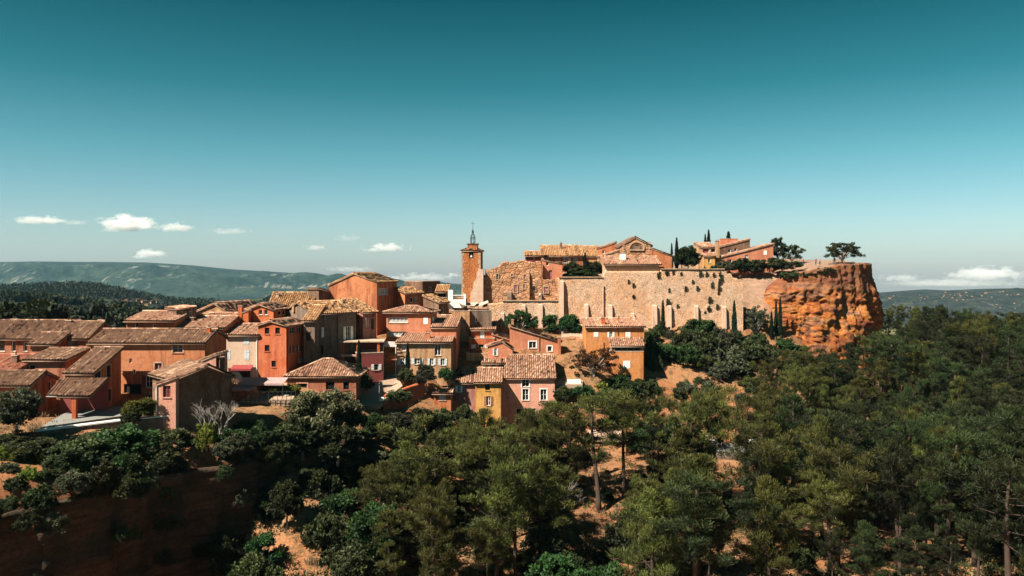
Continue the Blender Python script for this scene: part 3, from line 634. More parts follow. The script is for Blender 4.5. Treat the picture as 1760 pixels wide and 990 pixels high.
            for a0, a1 in zip(As[:-1], As[1:]):
                if a1-a0 < 1e-5: continue
                am = (a0+a1)/2; cuts = sorted((h[2], h[3]) for h in hs if h[0]-1e-6 <= am <= h[1]+1e-6); z = 0.0
                for c0, c1 in cuts:
                    if c0 > z: mb.quad(s.fp(face, a0, 0, z), s.fp(face, a1, 0, z), s.fp(face, a1, 0, c0), s.fp(face, a0, 0, c0))
                    z = max(z, c1)
                mb.quad(s.fp(face, a0, 0, z), s.fp(face, a1, 0, z), s.fp(face, a1, 0, topz(a1)), s.fp(face, a0, 0, topz(a0)))
            for b0, b1, z0, z1 in hs:
                d = -0.27; c = [(b0, z0), (b1, z0), (b1, z1), (b0, z1)]
                for i in range(4):
                    (p, q), (r, t) = c[i], c[(i+1) % 4]
                    mb.quad(s.fp(face, p, 0, q), s.fp(face, r, 0, t), s.fp(face, r, d, t), s.fp(face, p, d, q))
        xm = [s.ax] if rt == 'y' else []; ym = [s.ry] if rt == 'x' else []
        wall('F', W_, [(a, zr(a, 0)) for a in [0]+xm+[W_]]); 
        wall('R', D_, [(a, zr(W_, a) if rt != 'hip' else H) for a in [0]+ym+[D_]]); wall('L', D_, [(a, zr(0, a) if rt != 'hip' else H) for a in [0]+ym+[D_]])
        bk = [(a, zr(a, D_)) for a in [0]+xm+[W_]]
        for (a0, z0), (a1, z1) in zip(bk[:-1], bk[1:]): mb.quad((a0, D_, 0), (a1, D_, 0), (a1, D_, z1), (a0, D_, z0))
        mb.build('wall', s.wallmat, s.root)
        return s
def H(name, label, *a, wins=(), chim=(), pipes=(), sur=(), **k):
    h = House(name, label, *a, **k)
    for w in wins: h.win(*w[:6], **(w[6] if len(w) > 6 else {}))
    h.make()
    for c in chim: h.chimney(*c)
    for c in pipes: h.pipe(*c)
    for c in sur: h.surround(*c)
    return h
# ---------------------------------------------------------------- the village: west quarter
D_ = dict
H('village_house', 'long low house with skylight in its brown roof beside the dark wood', -70, 110, 112, 580, 612, wall='rust', roof='x', D=8, yr=552, wins=[('F', 20, 27, 586, 604, 'o'), ('F', -10, 8, 584, 604, 'o'), ('F', 40, 47, 588, 604, 'o')], chim=[(15, 27, 548, 556, 4.2, 'white', 1)])
H('village_house', 'rust house with pair of pale blue windows under brown tiles', 97, 152, 110.5, 580, 612, wall='rust', roof='x', D=8, yr=554, wins=[('F', 106, 115, 586, 599, 'w', D_(pane='curtain', frame='blue')), ('F', 117, 126, 586, 599, 'w', D_(pane='curtain', frame='blue'))], chim=[(113, 122, 550, 557, 3.5, 'brown', 2), (168, 176, 549, 560, 4.6, 'brown', 1)])
H('house_wing', 'short windowless rust wing with single brown roof slope below the blue windows', 52, 96, 107.5, 590, 614, wall='rust', roof='back', D=2.9, pitch=20)
H('village_house', 'long orange house with arched niche, brown shuttered window and dark garage', 155, 352, 105, 588, 686, wall='orange', roof='x', xs=389, yr=567, tile='tile', wins=[
   ('F', 169, 181, 590, 597, 'w'), ('F', 297, 314, 592, 606, 'w', D_(frame='greyp', n=1)), ('F', 222, 226.5, 616, 624, 'o', D_(sill=False)), ('F', 228, 233, 635, 643, 'o', D_(sill=False)),
   ('F', 266, 278, 624, 644, 'w', D_(pane='wine', frame='mortar')), ('F', 300, 313, 623, 644, 'd', D_(frame='wine', shut='wine')), ('F', 244, 268, 645, 666, 's', D_(shut='wine')), ('F', 256, 259.5, 674, 678.5, 'o', D_(sill=False)),
   ('F', 213, 243, 660, 684, 'o', D_(name='garage_opening', pane='dark', frame='wood', sill=False))], chim=[(355, 361, 562, 578, 2.6, 'red', 1)], sur=[('F', 266, 278, 624, 644), ('F', 297, 314, 592, 606)])
H('house_wing', 'tall narrow orange house with steep tiled slope and loggia beside the carport', 114, 160, 96, 640, 716, wall='orange', roof='back', xs=208, yr=599, wins=[('R', 183, 190, 628, 648, 'o', D_(frame='wood')), ('R', 183, 191, 669, 689, 'o', D_(frame='wood')), ('R', 163, 176, 632, 662, 'o', D_(pane='dark', name='loggia_opening', sill=False))], sur=[('R', 183, 190, 628, 648), ('R', 183, 191, 669, 689)])
# carport on a red pillar
cr = empty('carport', tuple(P(80, 716, 91.5))); tag(cr, 'open tiled carport on a red pillar at the head of the lane', 'carport')
a, z0 = P(97, 681, 91.5), zat(716, 91.5); w = P(129, 681, 91.5).x-a.x; rise = zat(650, 95.6)-zat(681, 91.5)
acc = new_acc(); o0 = Vector((a.x-cr.location.x, 0, a.z-z0)); tile_plane(acc, o0, (1, 0, 0), (0, 4.1, rise), w+1.7, math.hypot(4.1, rise)); acc_build(acc, 'roof', [M['tile'], M['wood']], cr)
acc = new_acc(); tile_plane(acc, o0+Vector((-1.9, 1.2, -0.1)), (1, 0, 0), (0, 3, 1.6), 1.85, 3.4); acc_build(acc, 'roof', [M['tile'], M['metal']], cr)
mb = MB(); px = P(127.5, 690, 91.8).x-cr.location.x; mb.box(px-0.23, px+0.23, 0.2, 0.66, -0.6, o0.z-0.05); mb.build('pillar', M['red'], cr)
mb = MB(); mb.box(o0.x-1.9, o0.x+w+1.6, 4.15, 4.4, -0.6, o0.z+rise-0.2); mb.build('back_wall', M['wine'], cr)
mb = MB(); mb.box(o0.x-0.1, o0.x+w+1.6, 0.25, 0.45, o0.z-0.32, o0.z-0.08); mb.build('beam', M['wood'], cr)
H('village_house', 'low rust house with flat brown roof slope behind the steep loggia roof', 45, 112, 101, 618, 650, wall='rust', roof='back', D=5.4, yr=600, wins=[('F', 49, 60, 627, 639, 'o')])
H('village_house', 'low rust house beside the grey olive tree at the lane', -70, 52, 93, 660, 720, wall='rust', roof='x', xs=97, yr=639, wins=[('R', 60, 64, 668, 690, 'o'), ('R', 84, 90, 655, 672, 'o')])
H('village_house', 'small house under fresh red tiles behind the olive tree', -60, 20, 98, 641, 670, wall='rust', roof='back', tile='tilered', D=6, yr=611, chim=[(21, 29, 610, 626, 3, 'brown', 1)])
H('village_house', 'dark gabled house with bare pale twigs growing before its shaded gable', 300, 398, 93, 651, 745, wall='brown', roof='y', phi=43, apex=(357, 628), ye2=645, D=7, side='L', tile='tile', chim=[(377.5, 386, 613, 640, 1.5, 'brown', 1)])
H('house_wing', 'narrow sunlit pink wing with one dark window joined to the dark gabled house', 267, 302, 92.5, 661, 720, wall='pink', roof='side', ye2=648.5, D=3.5, over=0.25, tile='tile', wins=[('F', 280, 293, 663, 683, 'w', D_(frame='wood', pane='wine'))], pipes=[('F', 269.5, 664, 718, 'white')])
H('village_house', 'pink lean-to roof climbing behind the dark gabled house', 311, 371, 98, 634, 700, wall='pink', roof='side', ye2=609, D=4, over=0.2, tile='tile')
H('village_house', 'orange house below a broad mottled roof facing the woods', 217, 300, 119, 551, 600, wall='bright', roof='x', D=12, yr=536, tile='tilewarm', wins=[('F', 232, 237.5, 554, 563, 'o'), ('F', 262, 268, 557, 563, 'o')])
H('village_house', 'house lost under a broad tiled slope before the triple-window dormer', 296, 385, 120, 563, 600, wall='bright', roof='x', D=11, yr=545, tile='tilewarm', chim=[(327, 333, 545, 553, 3, 'brown', 1)])
H('roof_dormer', 'dark attic dormer with three pale little windows above a tiled slope', 303, 337, 122, 531, 565, wall='brown', roof='side', ye2=527, phi=40, D=5, over=0.2, tile='tilewarm', wins=[('F', 311, 315, 535.5, 544, 'w', D_(n=0, rows=1)), ('F', 318, 322, 535.5, 544, 'w', D_(n=0, rows=1)), ('F', 325.5, 329.5, 535, 544, 'w', D_(n=0, rows=1))])
H('village_house', 'brown gabled house with pale roof rising behind the triple-window dormer', 341, 402, 134, 534, 570, wall='tan', roof='y', apex=(370, 521.5), ye2=541, phi=-14, D=10, anchor='L', tile='tilewarm', chim=[(369, 373.5, 520, 535, 0.3, 'brown', 1)])
H('village_house', 'house with golden flecked roof and no wall showing before the brown gable', 344, 402, 127, 559, 590, wall='tan', roof='x', D=9, yr=539, tile='tilewarm', chim=[(356, 361.5, 543, 554, 3, 'brown', 1)])
H('village_house', 'bright orange gable with two small dark windows and tall orange chimney', 426, 470, 128, 531, 575, wall='bright', roof='y', apex=(447, 523), xs=496, phi=-10, anchor='R', tile='tilewarm', wins=[('F', 444.5, 450.5, 532.5, 541, 'o'), ('F', 454, 460, 532.5, 541, 'o'), ('R', 478, 484, 534, 542, 'o'), ('R', 486, 491, 534, 541, 'o')])
H('house_wing', 'small bright orange block carrying a tall orange chimney', 402, 427, 127, 541, 575, wall='bright', roof='side', ye2=533, D=4, over=0.15, tile='tilewarm', wins=[('F', 404.5, 408, 553, 557.5, 'o', D_(sill=False))], chim=[(409, 415.5, 525, 556, -0.1, 'bright', 1)])
H('village_house', 'cream house with pale shutters and a wine red shopfront', 389, 444, 120, 575, 660, wall='cream', roof='back', D=5.5, yr=558, tile='tilewarm', wins=[('F', 419, 428, 579, 592, 'c', D_(shut='blue')), ('F', 390, 396, 601, 618, 'c', D_(shut='blue')), ('F', 420, 428.5, 602, 618, 'c', D_(shut='blue')), ('F', 394, 430, 634, 656, 'o', D_(name='shopfront', frame='wine', pane='dark', sill=False))], pipes=[('F', 442, 577, 655, 'white')], sur=[('F', 394, 430, 634, 656, 'wine')])
H('village_house', 'tall narrow red house with four dark square windows', 444, 492, 119, 559, 664, wall='red', roof='y', apex=(466.5, 551.5), xs=525, phi=-12, anchor='R', tile='tilewarm', wins=[
   ('F', 455, 463, 563, 574, 'o', D_(frame='wood')), ('F', 473, 481, 563, 574, 'o', D_(frame='wood')), ('F', 455, 463, 593, 604, 'o', D_(frame='wood')), ('F', 466.5, 474, 620, 631, 'o', D_(frame='wood')), ('F', 447, 463, 649, 659, 'o', D_(frame='wine', pane='dark', name='shopfront')),
   ('R', 498, 507, 563, 573, 'w', D_(frame='greyp')), ('R', 511, 518, 562, 572, 'w', D_(frame='greyp')), ('R', 498, 505, 594, 607, 's', D_(shut='wood')), ('R', 510, 517, 593, 604, 's', D_(shut='wood')), ('R', 512, 520, 615, 622, 'w')], pipes=[('R', 493.5, 562, 658, 'wood')])
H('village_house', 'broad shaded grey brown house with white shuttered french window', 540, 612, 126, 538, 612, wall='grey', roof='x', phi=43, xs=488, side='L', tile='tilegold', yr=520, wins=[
   ('F', 557, 560, 541, 548, 'o'), ('F', 541, 556.5, 563, 580, 's', D_(n=1, rows=3)), ('F', 590, 606.5, 561, 586, 's', D_(n=1, rows=3)), ('F', 595, 598, 541, 545, 'o', D_(sill=False)), ('F', 545, 556, 594, 610, 'o', D_(frame='wood'))], pipes=[('F', 580, 540, 606, 'wood')], chim=[(505, 511, 522, 532, 6, 'tan', 1)])
H('house_wing', 'low grey annexe under golden tiles wedged beside the grey brown house', 522, 541, 123, 550, 610, wall='grey', roof='back', D=6, pitch=17, tile='tilegold', wins=[('F', 525, 534, 571, 586, 'o', D_(frame='wood'))])
H('village_house', 'house with plum red end wall and small balcony window beside the grey brown house', 624, 647, 132, 536, 600, wall='plum', roof='x', phi=40, xs=566, side='L', tile='tilegold', yr=515, rf=0.6, wins=[('F', 628, 633, 546, 562, 's', D_(shut='pale')), ('F', 638, 643, 548, 566, 'w', D_(frame='wood')), ('F', 640, 643.5, 540, 545, 'c', D_(shut='redawn'))], chim=[(589, 594, 517, 527, 3.5, 'tan', 1)])
H('village_house', 'house with golden roof and thin chimney against the mountain behind the grey brown house', 462, 535, 142, 528, 560, wall='tan', roof='x', D=9, yr=504, phi=5, tile='tilegold', chim=[(474, 479, 504, 514, 3, 'pale', 1), (510, 515, 502, 508, 4.4, 'brown', 1)])
H('village_house', 'small brown gabled house under golden tiles abutting the great orange gable', 529, 548, 146, 496, 540, wall='brown', roof='front', D=9, phi=-20, anchor='L', pitch=10, tile='tilegold')
H('village_house', 'great plain orange gable house with one wide window on its shaded side', 566, 648, 146, 484, 566, wall='orange', roof='y', apex=(609, 470), ye2=489.5, xs=682, phi=-14, anchor='R', tile='tilegold', over=0.3, wins=[('R', 650, 668, 495.5, 507, 'w', D_(n=2, rows=1, pane='curtain'))])
H('village_house', 'orange house with two small windows tucked beside the great orange gable', 696, 726, 151, 503, 550, wall='orange', roof='back', phi=40, xs=681, side='L', pitch=14, tile='tilegold', wins=[('F', 705, 710, 511, 520, 'o'), ('F', 712, 716.5, 511, 519, 'w')])
H('village_house', 'dark flat-topped ruined block on the skyline beside the mountain', 726, 756, 160, 484, 530, wall='brown', roof='flat', phi=40, xs=696, side='L', wins=[('F', 736, 742, 493, 501, 'o')])
H('village_house', 'orange terrace house with tile-edged roof below the dark ruined block', 754, 770, 149, 519, 560, wall='brown', roof='back', phi=40, xs=727, side='L', pitch=12, tile='tilegold', wins=[('F', 760, 763, 528, 538, 'o')])
H('roof_loggia', 'little yellow loggia on the roof below the dark ruined block', 750, 769, 155, 501, 530, wall='yellow', roof='back', D=4, pitch=14, tile='tilegold', wins=[('F', 752, 767, 504, 511, 'o', D_(pane='dark'))])
H('village_house', 'house with white roof terrace and grey wall under shade sails', 777, 800, 152, 514, 560, wall='grey', roof='flat', D=6, wins=[('F', 783, 788, 523, 532, 'w', D_(frame='greyp'))])
tw = empty('terrace_parapet', tuple(P(770, 516, 151.5))); tag(tw, 'white terrace parapet with square pier beside the bell tower', 'parapet')
mb = MB(); mb.box(0, 0.9, 0, 0.9, -1.6, 1.9); mb.build('pier', M['white'], tw)
mb = MB(); mb.box(2.9, 3.3, 0, 0.4, -1.2, 1.15); mb.build('pier', M['white'], tw)
mb = MB(); mb.box(0.9, 2.9, 0.05, 0.3, -1.4, 0.15); mb.build('low_wall', M['white'], tw)
for i in range(7):
    mb = MB(); mb.box(1.0+i*0.28, 1.08+i*0.28, 0.12, 0.2, 0.15, 0.85); mb.build('baluster', M['tan'], tw)
mb = MB(); mb.box(0.9, 2.9, 0.05, 0.3, 0.852, 0.98); mb.build('handrail', M['white'], tw)
H('village_house', 'tan flat-roofed house with one shuttered window below the shade sails', 776, 807, 147, 535, 600, wall='tan', roof='flat', xs=812, wins=[('F', 790, 800, 549, 556.5, 's', D_(shut='wood'))])
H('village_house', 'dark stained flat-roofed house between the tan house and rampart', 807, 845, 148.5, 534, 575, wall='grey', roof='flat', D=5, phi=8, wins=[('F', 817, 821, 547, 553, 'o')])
# ---------------------------------------------------------------- middle quarter
H('village_house', 'salmon house with two white ribbon windows', 664, 740, 138, 536, 605, wall='salmon', roof='hip', phi=-6, xs=751, anchor='R', yr=527, tile='tilewarm', over=0.55, wins=[('F', 667, 701, 545.5, 554.5, 'w', D_(n=4, rows=1, pane='curtain')), ('F', 666, 698, 570, 578, 'w', D_(n=4, rows=1, pane='curtain')), ('F', 728, 735.5, 546, 557, 'c'), ('R', 743, 746, 545, 556, 'c')])
H('village_house', 'windowless red house under tiles beside the salmon house', 741, 784, 135, 563, 650, wall='salmon', roof='x', xs=799, yr=543, tile='tilewarm', over=0.35, wins=[('R', 787, 791, 608, 625, 'o', D_(frame='wood'))])
H('village_house', 'weathered ochre house with pale blue shutters and little balcony', 682, 775, 131, 588, 650, wall='tan', roof='x', xs=787, yr=570, D=7, tile='tilewarm', hipL=1.2, wins=[('F', 690, 697.5, 591, 603, 'w', D_(pane='curtain')), ('F', 720, 724.5, 591, 596, 'o'), ('F', 747, 757.5, 592, 611, 'w', D_(n=1, rows=2)),
   ('F', 684, 699, 616, 627, 's', D_(shut='blue')), ('F', 707, 727, 616, 626, 's', D_(shut='blue')), ('F', 735, 749, 616, 627.5, 's', D_(shut='blue')), ('F', 753.5, 768.5, 616.5, 628, 's', D_(shut='blue'))], chim=[(731, 739, 571, 580, 2.3, 'salmon', 2)], sur=[('F', 747, 757.5, 592, 611)])
H('restaurant', 'dark red restaurant with open covered terrace and white window below', 614, 659, 126, 608, 662, wall='wine', roof='flat', phi=18, D=5, wins=[('F', 638, 655.5, 626, 636, 's', D_(n=0)), ('F', 624, 634, 640, 655, 'o', D_(frame='wood'))])
ct = empty('terrace_canopy', tuple(P(586, 608, 127.5)), math.radians(6)); tag(ct, 'flat pale canopy on red pillars over the restaurant terrace', 'canopy')
mb = MB(); mb.box(-0.2, 6.7, -0.4, 4.2, 1.78, 1.95); mb.build('canopy_roof', M['mortar'], ct)
for x in (0.1, 5.6, 2.4): mb = MB(); mb.box(x, x+0.42, -0.2, 0.2, -1.6, 1.775); mb.build('pillar', M['red'], ct)
mb = MB(); mb.box(0, 6.5, 4.0, 4.2, -1.5, 1.775); mb.build('back_wall', M['wine'], ct)
mb = MB(); mb.box(-0.1, 6.6, -0.42, -0.25, -0.4, -0.1); mb.build('floor_edge', M['mortar'], ct)
H('village_house', 'low house under a broad hipped tile roof behind the pale flowering tree', 493, 612, 116.5, 645, 672, wall='rust', roof='hip', D=8.5, yr=618, tile='tilewarm', wins=[('F', 511, 528, 659, 671, 'o', D_(frame='pink')), ('F', 560, 575, 656, 670, 'o', D_(frame='wood')), ('F', 590, 600, 656, 670, 'o', D_(frame='wood'))], sur=[('F', 511, 528, 659, 671, 'pink')])
H('village_house', 'red house with white balcony door under tiles below the stone terrace', 809, 850, 146, 567, 600, wall='red', roof='back', xs=858, yr=552.5, tile='tilewarm', wins=[('F', 825.5, 832.5, 568, 581, 'c', D_(shut='blue'))])
H('house_wing', 'red balcony storey with open dark doorway and white curtains', 806, 850, 143.5, 582, 612, wall='red', roof='flat', D=2.8, wins=[('F', 810, 818, 592, 606, 'c'), ('F', 822, 832, 592, 607, 'o', D_(pane='dark')), ('F', 833, 838, 592, 606, 'c')])
H('terrace_wall', 'tan terrace block with no windows below the red balcony', 801, 840, 140, 608, 640, wall='tan', roof='flat', D=4, cat='wall')
H('village_house', 'small orange gable with one grey shuttered window', 838, 881, 139.5, 594, 625, wall='salmon', roof='y', apex=(863, 586.5), ye2=599, xs=893, tile='tilewarm', over=0.3, wins=[('F', 847, 856.5, 599, 611, 's', D_(shut='blue'))])
H('village_house', 'hidden house under a slanting tile roof behind the small orange gable', 847, 892, 145, 574, 610, wall='salmon', roof='side', ye2=588, D=6, tile='tilewarm')
H('village_house', 'tall salmon house with slanting roof and two white framed windows', 876, 962, 143, 560, 640, wall='salmon', roof='side', ye2=586, xs=977, tile='tilewarm', wins=[('F', 909, 921.5, 587, 598.5, 'w', D_(n=1, rows=1)), ('F', 941, 948.5, 595, 604, 'w', D_(n=0, rows=1)), ('R', 967, 971, 610, 630, 'o')], sur=[('F', 909, 921.5, 587, 598.5, 'white'), ('F', 941, 948.5, 595, 604, 'white')], pipes=[('F', 927, 575, 612, 'wood')], chim=[(879, 883, 549, 560, 3, 'tan', 1), (958.5, 964, 579, 640, -0.45, 'orange', 0)])
H('roof_loggia', 'cream roof loggia with two dark glazed bays behind the yellow house', 830, 868, 137, 623.5, 650, wall='cream', roof='back', D=4, yr=612, tile='tilewarm', wins=[('F', 845, 852, 625, 635, 'o', D_(frame='wood')), ('F', 855, 866, 626, 635, 'o', D_(frame='wood')), ('F', 836, 839, 627, 631, 'o', D_(sill=False))])
H('village_house', 'little house showing only its pale roof behind the mauve house', 795, 828, 135.5, 637, 660, wall='tan', roof='back', D=4, yr=627, tile='tilegold')
H('village_house', 'mauve house with one white shutter beside the yellow house', 779, 818, 130.8, 657, 705, wall='mauve', roof='back', D=4.2, yr=638, tile='tilewarm', wins=[('F', 783, 795, 663, 674, 's')])
H('village_house', 'cracked yellow ochre house with two tall windows', 817, 861, 130.5, 656, 745, wall='yellow', roof='back', D=5, yr=634, tile='tilewarm', wins=[('F', 834, 842, 658, 671, 'w', D_(frame='wood')), ('F', 832, 847, 681, 697, 's', D_(shut='rust'))])
H('village_house', 'pink house with three white windows and large arched doorway', 861, 953.5, 132.8, 648, 748, wall='pink', roof='x', D=11, yr=611, tile='tilewarm', hipL=1.6, wins=[('F', 897, 909.5, 651, 665, 'w', D_(n=1, rows=2)), ('F', 898, 908.5, 668.5, 688, 'w', D_(n=1, rows=2)), ('F', 929, 939.5, 669, 688, 'w', D_(n=1, rows=2)), ('F', 887, 921, 702, 730, 'w', D_(n=2, rows=3, name='arched_doorway', sill=False)), ('F', 870.5, 874.5, 681, 685, 'o', D_(sill=False))], sur=[('F', 897, 909.5, 651, 665, 'white'), ('F', 898, 908.5, 668.5, 688, 'white'), ('F', 929, 939.5, 669, 688, 'white'), ('F', 887, 921, 702, 730)])
H('village_house', 'tiny orange house with white lattice window among the bushes', 746, 775, 126.5, 676, 702, wall='orange', roof='back', D=4, yr=660, xs=782, tile='tilewarm', wins=[('F', 755, 766, 679, 688, 'w', D_(n=3, rows=3, pane='curtain'))])
H('village_house', 'tall orange house with white shutters below the rampart', 1007, 1107, 144, 561, 655, wall='ochre', roof='back', D=7, yr=548, tile='tilewarm', wins=[('F', 1020.5, 1028.5, 571, 579, 'c'), ('F', 1044, 1056, 571, 579.5, 's'), ('F', 1075, 1083.5, 571, 579.5, 'c'), ('F', 1043, 1048, 597, 606, 'o')], chim=[(1034, 1040, 545, 561, 1.2, 'red', 2), (1062, 1065, 545, 556, 2.5, 'salmon', 1)], pipes=[('F', 1062, 562, 576, 'wood'), ('F', 1037.5, 588, 604, 'wood')])
H('house_wing', 'tan front wing with tiled loggia and white shutters on the tall orange house', 1051, 1106, 141.5, 604.5, 656, wall='ochre', roof='flat', D=2.4, wins=[('F', 1071, 1083, 620, 633, 'c'), ('F', 1067, 1086, 645, 654, 'w', D_(frame='greyp', n=2))])
lg = empty('tiled_loggia', tuple(P(1051, 604, 141.5))); tag(lg, 'open loggia with tiled roof on top of the tan front wing', 'loggia'); w = xat(1106, 141.5)-xat(1051, 141.5)
acc = new_acc(); tile_plane(acc, (-0.3, -0.4, 0.95), (1, 0, 0), (0, 2.7, 1.25), w+0.5, 3.1); acc_build(acc, 'roof', [M['tilewarm'], M['mortar']], lg)
for x in (0.05, w-0.4): mb = MB(); mb.box(x, x+0.35, 0.05, 0.4, 0.05, 1.0); mb.build('pillar', M['tan'], lg)
mb = MB(); mb.box(0.3, w-0.3, 2.15, 2.3, 0.05, 1.7); mb.build('glazing', M['glass'], lg)
for i in range(4): mb = MB(); x = 0.8+i*1.1; mb.box(x, x+0.07, 2.05, 2.14, 0.05, 1.6); mb.build('mullion', M['greyp'], lg)

# ---------------------------------------------------------------- masonry walls
def stonewall(name, label, prof, ybot, Y, mat, thick=1.2, Y1=None, amp=0.07, cell=0.4, cat='wall', ragged=0.0, step=False, sink=1.5):
    """rubble wall; its top follows prof=[(px, py)]; runs from distance Y to Y1"""
    Y1 = Y1 or Y; A = Vector((xat(prof[0][0], Y), Y)); B = Vector((xat(prof[-1][0], Y1), Y1)); L = (B-A).length; d = (B-A)/L
    nu = max(4, int(L/cell)); zb = zat(ybot, Y)-sink; pxs = [p for p, _ in prof]; pys = [q for _, q in prof]
    root = empty(name, (A.x, A.y, zb), math.atan2(d.y, d.x)); tag(root, label, cat); tops = []; us = np.linspace(0, L, nu)
    for u in us:
        w = A+d*u; px = HX+F*w.x/w.y
        if step: i = max(k for k in range(len(pxs)) if pxs[k] <= px+1e-3); py = pys[i]
        else: py = float(np.interp(px, pxs, pys))
        tops.append(zat(py, w.y)-zb + ragged*noise.noise(Vector((u*0.9, Y, 1.7)))+ragged*0.5*noise.noise(Vector((u*2.9, Y, 5.7))))
    nv = max(4, int(max(tops)/cell)); V = []
    for u, t in zip(us, tops):
        col = []
        for j in range(nv):
            z = t*j/(nv-1); col.append((u, -amp*(1+noise.noise(Vector((u*0.7+A.x, z*0.9, Y)))+0.8*noise.noise(Vector((u*2.3+A.x, z*2.6, Y)))), z))
        V.append(col+[(u, thick, t), (u, thick, 0)])
    me = np_mesh('masonry', np.array(V).reshape(-1, 3), grid_faces(nu, nv+2)); m = obj('masonry', me, root, [M[mat]])
    for e in (0, -1):
        mb = MB(); col = V[e]; mb.poly([col[0], col[nv-1], col[nv], col[nv+1]]); mb.build('wall_end', M[mat], root)
    root['_zb'] = zb
    return dict(root=root, A=A, d=d, zb=zb, Y=Y, L=L)
def on(wl, px, py):
    k = (px-HX)/F; t = (k*wl['A'].y-wl['A'].x)/(wl['d'].x-k*wl['d'].y); return t, zat(py, (wl['A']+wl['d']*t).y)-wl['zb']
def wbox(wl, name, xa, xb, ya, yb, o0, o1, mat, slope=0.0, parent=None):
    a0, z1 = on(wl, xa, ya); a1, z0 = on(wl, xb, yb); mb = MB()
    v = [(a0, -o1, z0), (a1, -o1, z0), (a1, -o0, z0), (a0, -o0, z0), (a0, -o1+slope, z1-slope*0.8), (a1, -o1+slope, z1-slope*0.8), (a1, -o0, z1), (a0, -o0, z1)]
    mb.add(v, [(3, 2, 1, 0), (4, 5, 6, 7), (0, 1, 5, 4), (1, 2, 6, 5), (2, 3, 7, 6), (3, 0, 4, 7)]); return mb.build(name, M[mat], parent or wl['root'])
def wwin(wl, xa, xb, ya, yb, mat, frame='quoin', name='window'):
    a0, z1 = on(wl, xa, ya); a1, z0 = on(wl, xb, yb); mb = MB(); t = 0.16
    for q in ((a0-t, a0, z0-t, z1+t), (a1, a1+t, z0-t, z1+t), (a0, a1, z1, z1+t), (a0, a1, z0-t, z0)): mb.box(q[0], q[1], -0.30, 0.0, q[2], q[3])
    w = mb.build(name, M[frame], wl['root']); pm = MB(); pm.box(a0, a1, -0.19, 0.02, z0, z1); pm.build('shutter' if mat in ('purple', 'wine') else 'pane', M[mat], w)
def cope(wl, xa, xb, ya, yb, mat='quoin', h=0.18):
    a0, z0 = on(wl, xa, ya); a1, z1 = on(wl, xb, yb); mb = MB(); v = [(a0, -0.28, z0), (a1, -0.28, z1), (a1, 0.7, z1), (a0, 0.7, z0)]
    mb.add(v+[(x, y, z+h) for x, y, z in v], [(3, 2, 1, 0), (4, 5, 6, 7), (0, 1, 5, 4), (1, 2, 6, 5), (2, 3, 7, 6), (3, 0, 4, 7)]); mb.build('coping', M[mat], wl['root'])
ramp = stonewall('rampart_wall', 'high pale stone rampart with buttresses below the chapel', [(959, 477), (1037, 477), (1038, 466), (1134, 466), (1135, 463), (1246, 463), (1246.5, 470), (1257, 470), (1257.5, 478), (1267, 478), (1267.5, 485.5), (1277, 485.5)], 572, 163, 'stone', 1.4, step=True)
for xa, xb, ya, yb, dp in ((962.5, 968.5, 482, 552, 1.0), (1004, 1011, 522, 556, 0.8), (1045, 1052, 523, 556, 0.8), (1084, 1090, 537, 556, 0.7), (1121, 1128.5, 523.5, 573, 0.9), (1146, 1153, 524, 573, 0.9), (1192.5, 1199, 524.5, 573, 0.9), (1240.5, 1247, 526, 573, 0.9)):
    wbox(ramp, 'buttress', xa, xb, ya, yb, 0.0, dp, 'pale', 0.35)
cope(ramp, 960, 1036, 477, 477); cope(ramp, 1135, 1245, 463, 463)
a, z1 = on(ramp, 1036.6, 490); _, z0 = on(ramp, 1036.6, 552); mb = MB(); mb.tube([(a, -0.3, z0), (a, -0.3, z1)], [0.12, 0.12]); mb.build('drainpipe', M['pale'], ramp['root'])
a0, z0 = on(ramp, 1157, 571); a1, _ = on(ramp, 1234, 571); mb = MB(); cx, r, n = (a0+a1)/2, (a1-a0)/2, 14
pa = [(cx-r*math.cos(math.pi*i/n), z0+0.45*r*math.sin(math.pi*i/n)) for i in range(n+1)]; pb = [(cx-(r-0.5)*math.cos(math.pi*i/n), z0+(0.45*r-0.5)*math.sin(math.pi*i/n)) for i in range(n+1)]
for i in range(n): mb.add([(p[0], y, p[1]) for y in (-0.34, 0) for p in (pa[i], pa[i+1], pb[i+1], pb[i])], [(0, 1, 2, 3), (0, 1, 5, 4), (2, 3, 7, 6), (4, 5, 6, 7)])
ar = mb.build('arch', M['quoin'], ramp['root']); mb = MB(); mb.poly([(p[0], -0.22, p[1]) for p in pb]); mb.build('recess', M['red'], ar)
low = stonewall('terrace_wall', 'low pale stone terrace wall between bell tower and rampart', [(838, 522), (862, 520), (863, 517.5), (960, 517.5)], 566, 158, 'stone', 1.0, step=False)
for xa, xb, ya, yb in ((925, 932.5, 522, 566), (897, 903, 523, 566), (860.5, 866.5, 537, 566)): wbox(low, 'buttress', xa, xb, ya, yb, 0.0, 0.7, 'pale', 0.3)
cope(low, 863, 959, 517.5, 517.5)
ruin = stonewall('ruined_wall', 'ragged red stone castle ruin with purple shutters beside the bell tower', [(834, 462), (840, 466), (846, 460), (857, 457), (864, 452), (880, 449.5), (897, 447.5), (915, 449), (931.5, 448), (932, 478), (945, 480), (959, 479)], 520, 166, 'ruin', 1.6, amp=0.16, cell=0.3, ragged=0.35)
for a in ((900, 905.5, 472, 483.5, 'purple'), (883, 889, 490, 502.5, 'purple'), (899, 902.5, 488.5, 496, 'purple'), (935, 942, 493, 503, 'purple'), (915.5, 920.5, 492, 499.5, 'dark'), (853, 856.5, 471, 480, 'dark'), (878.5, 881.5, 471, 475, 'dark')): wwin(ruin, *a)
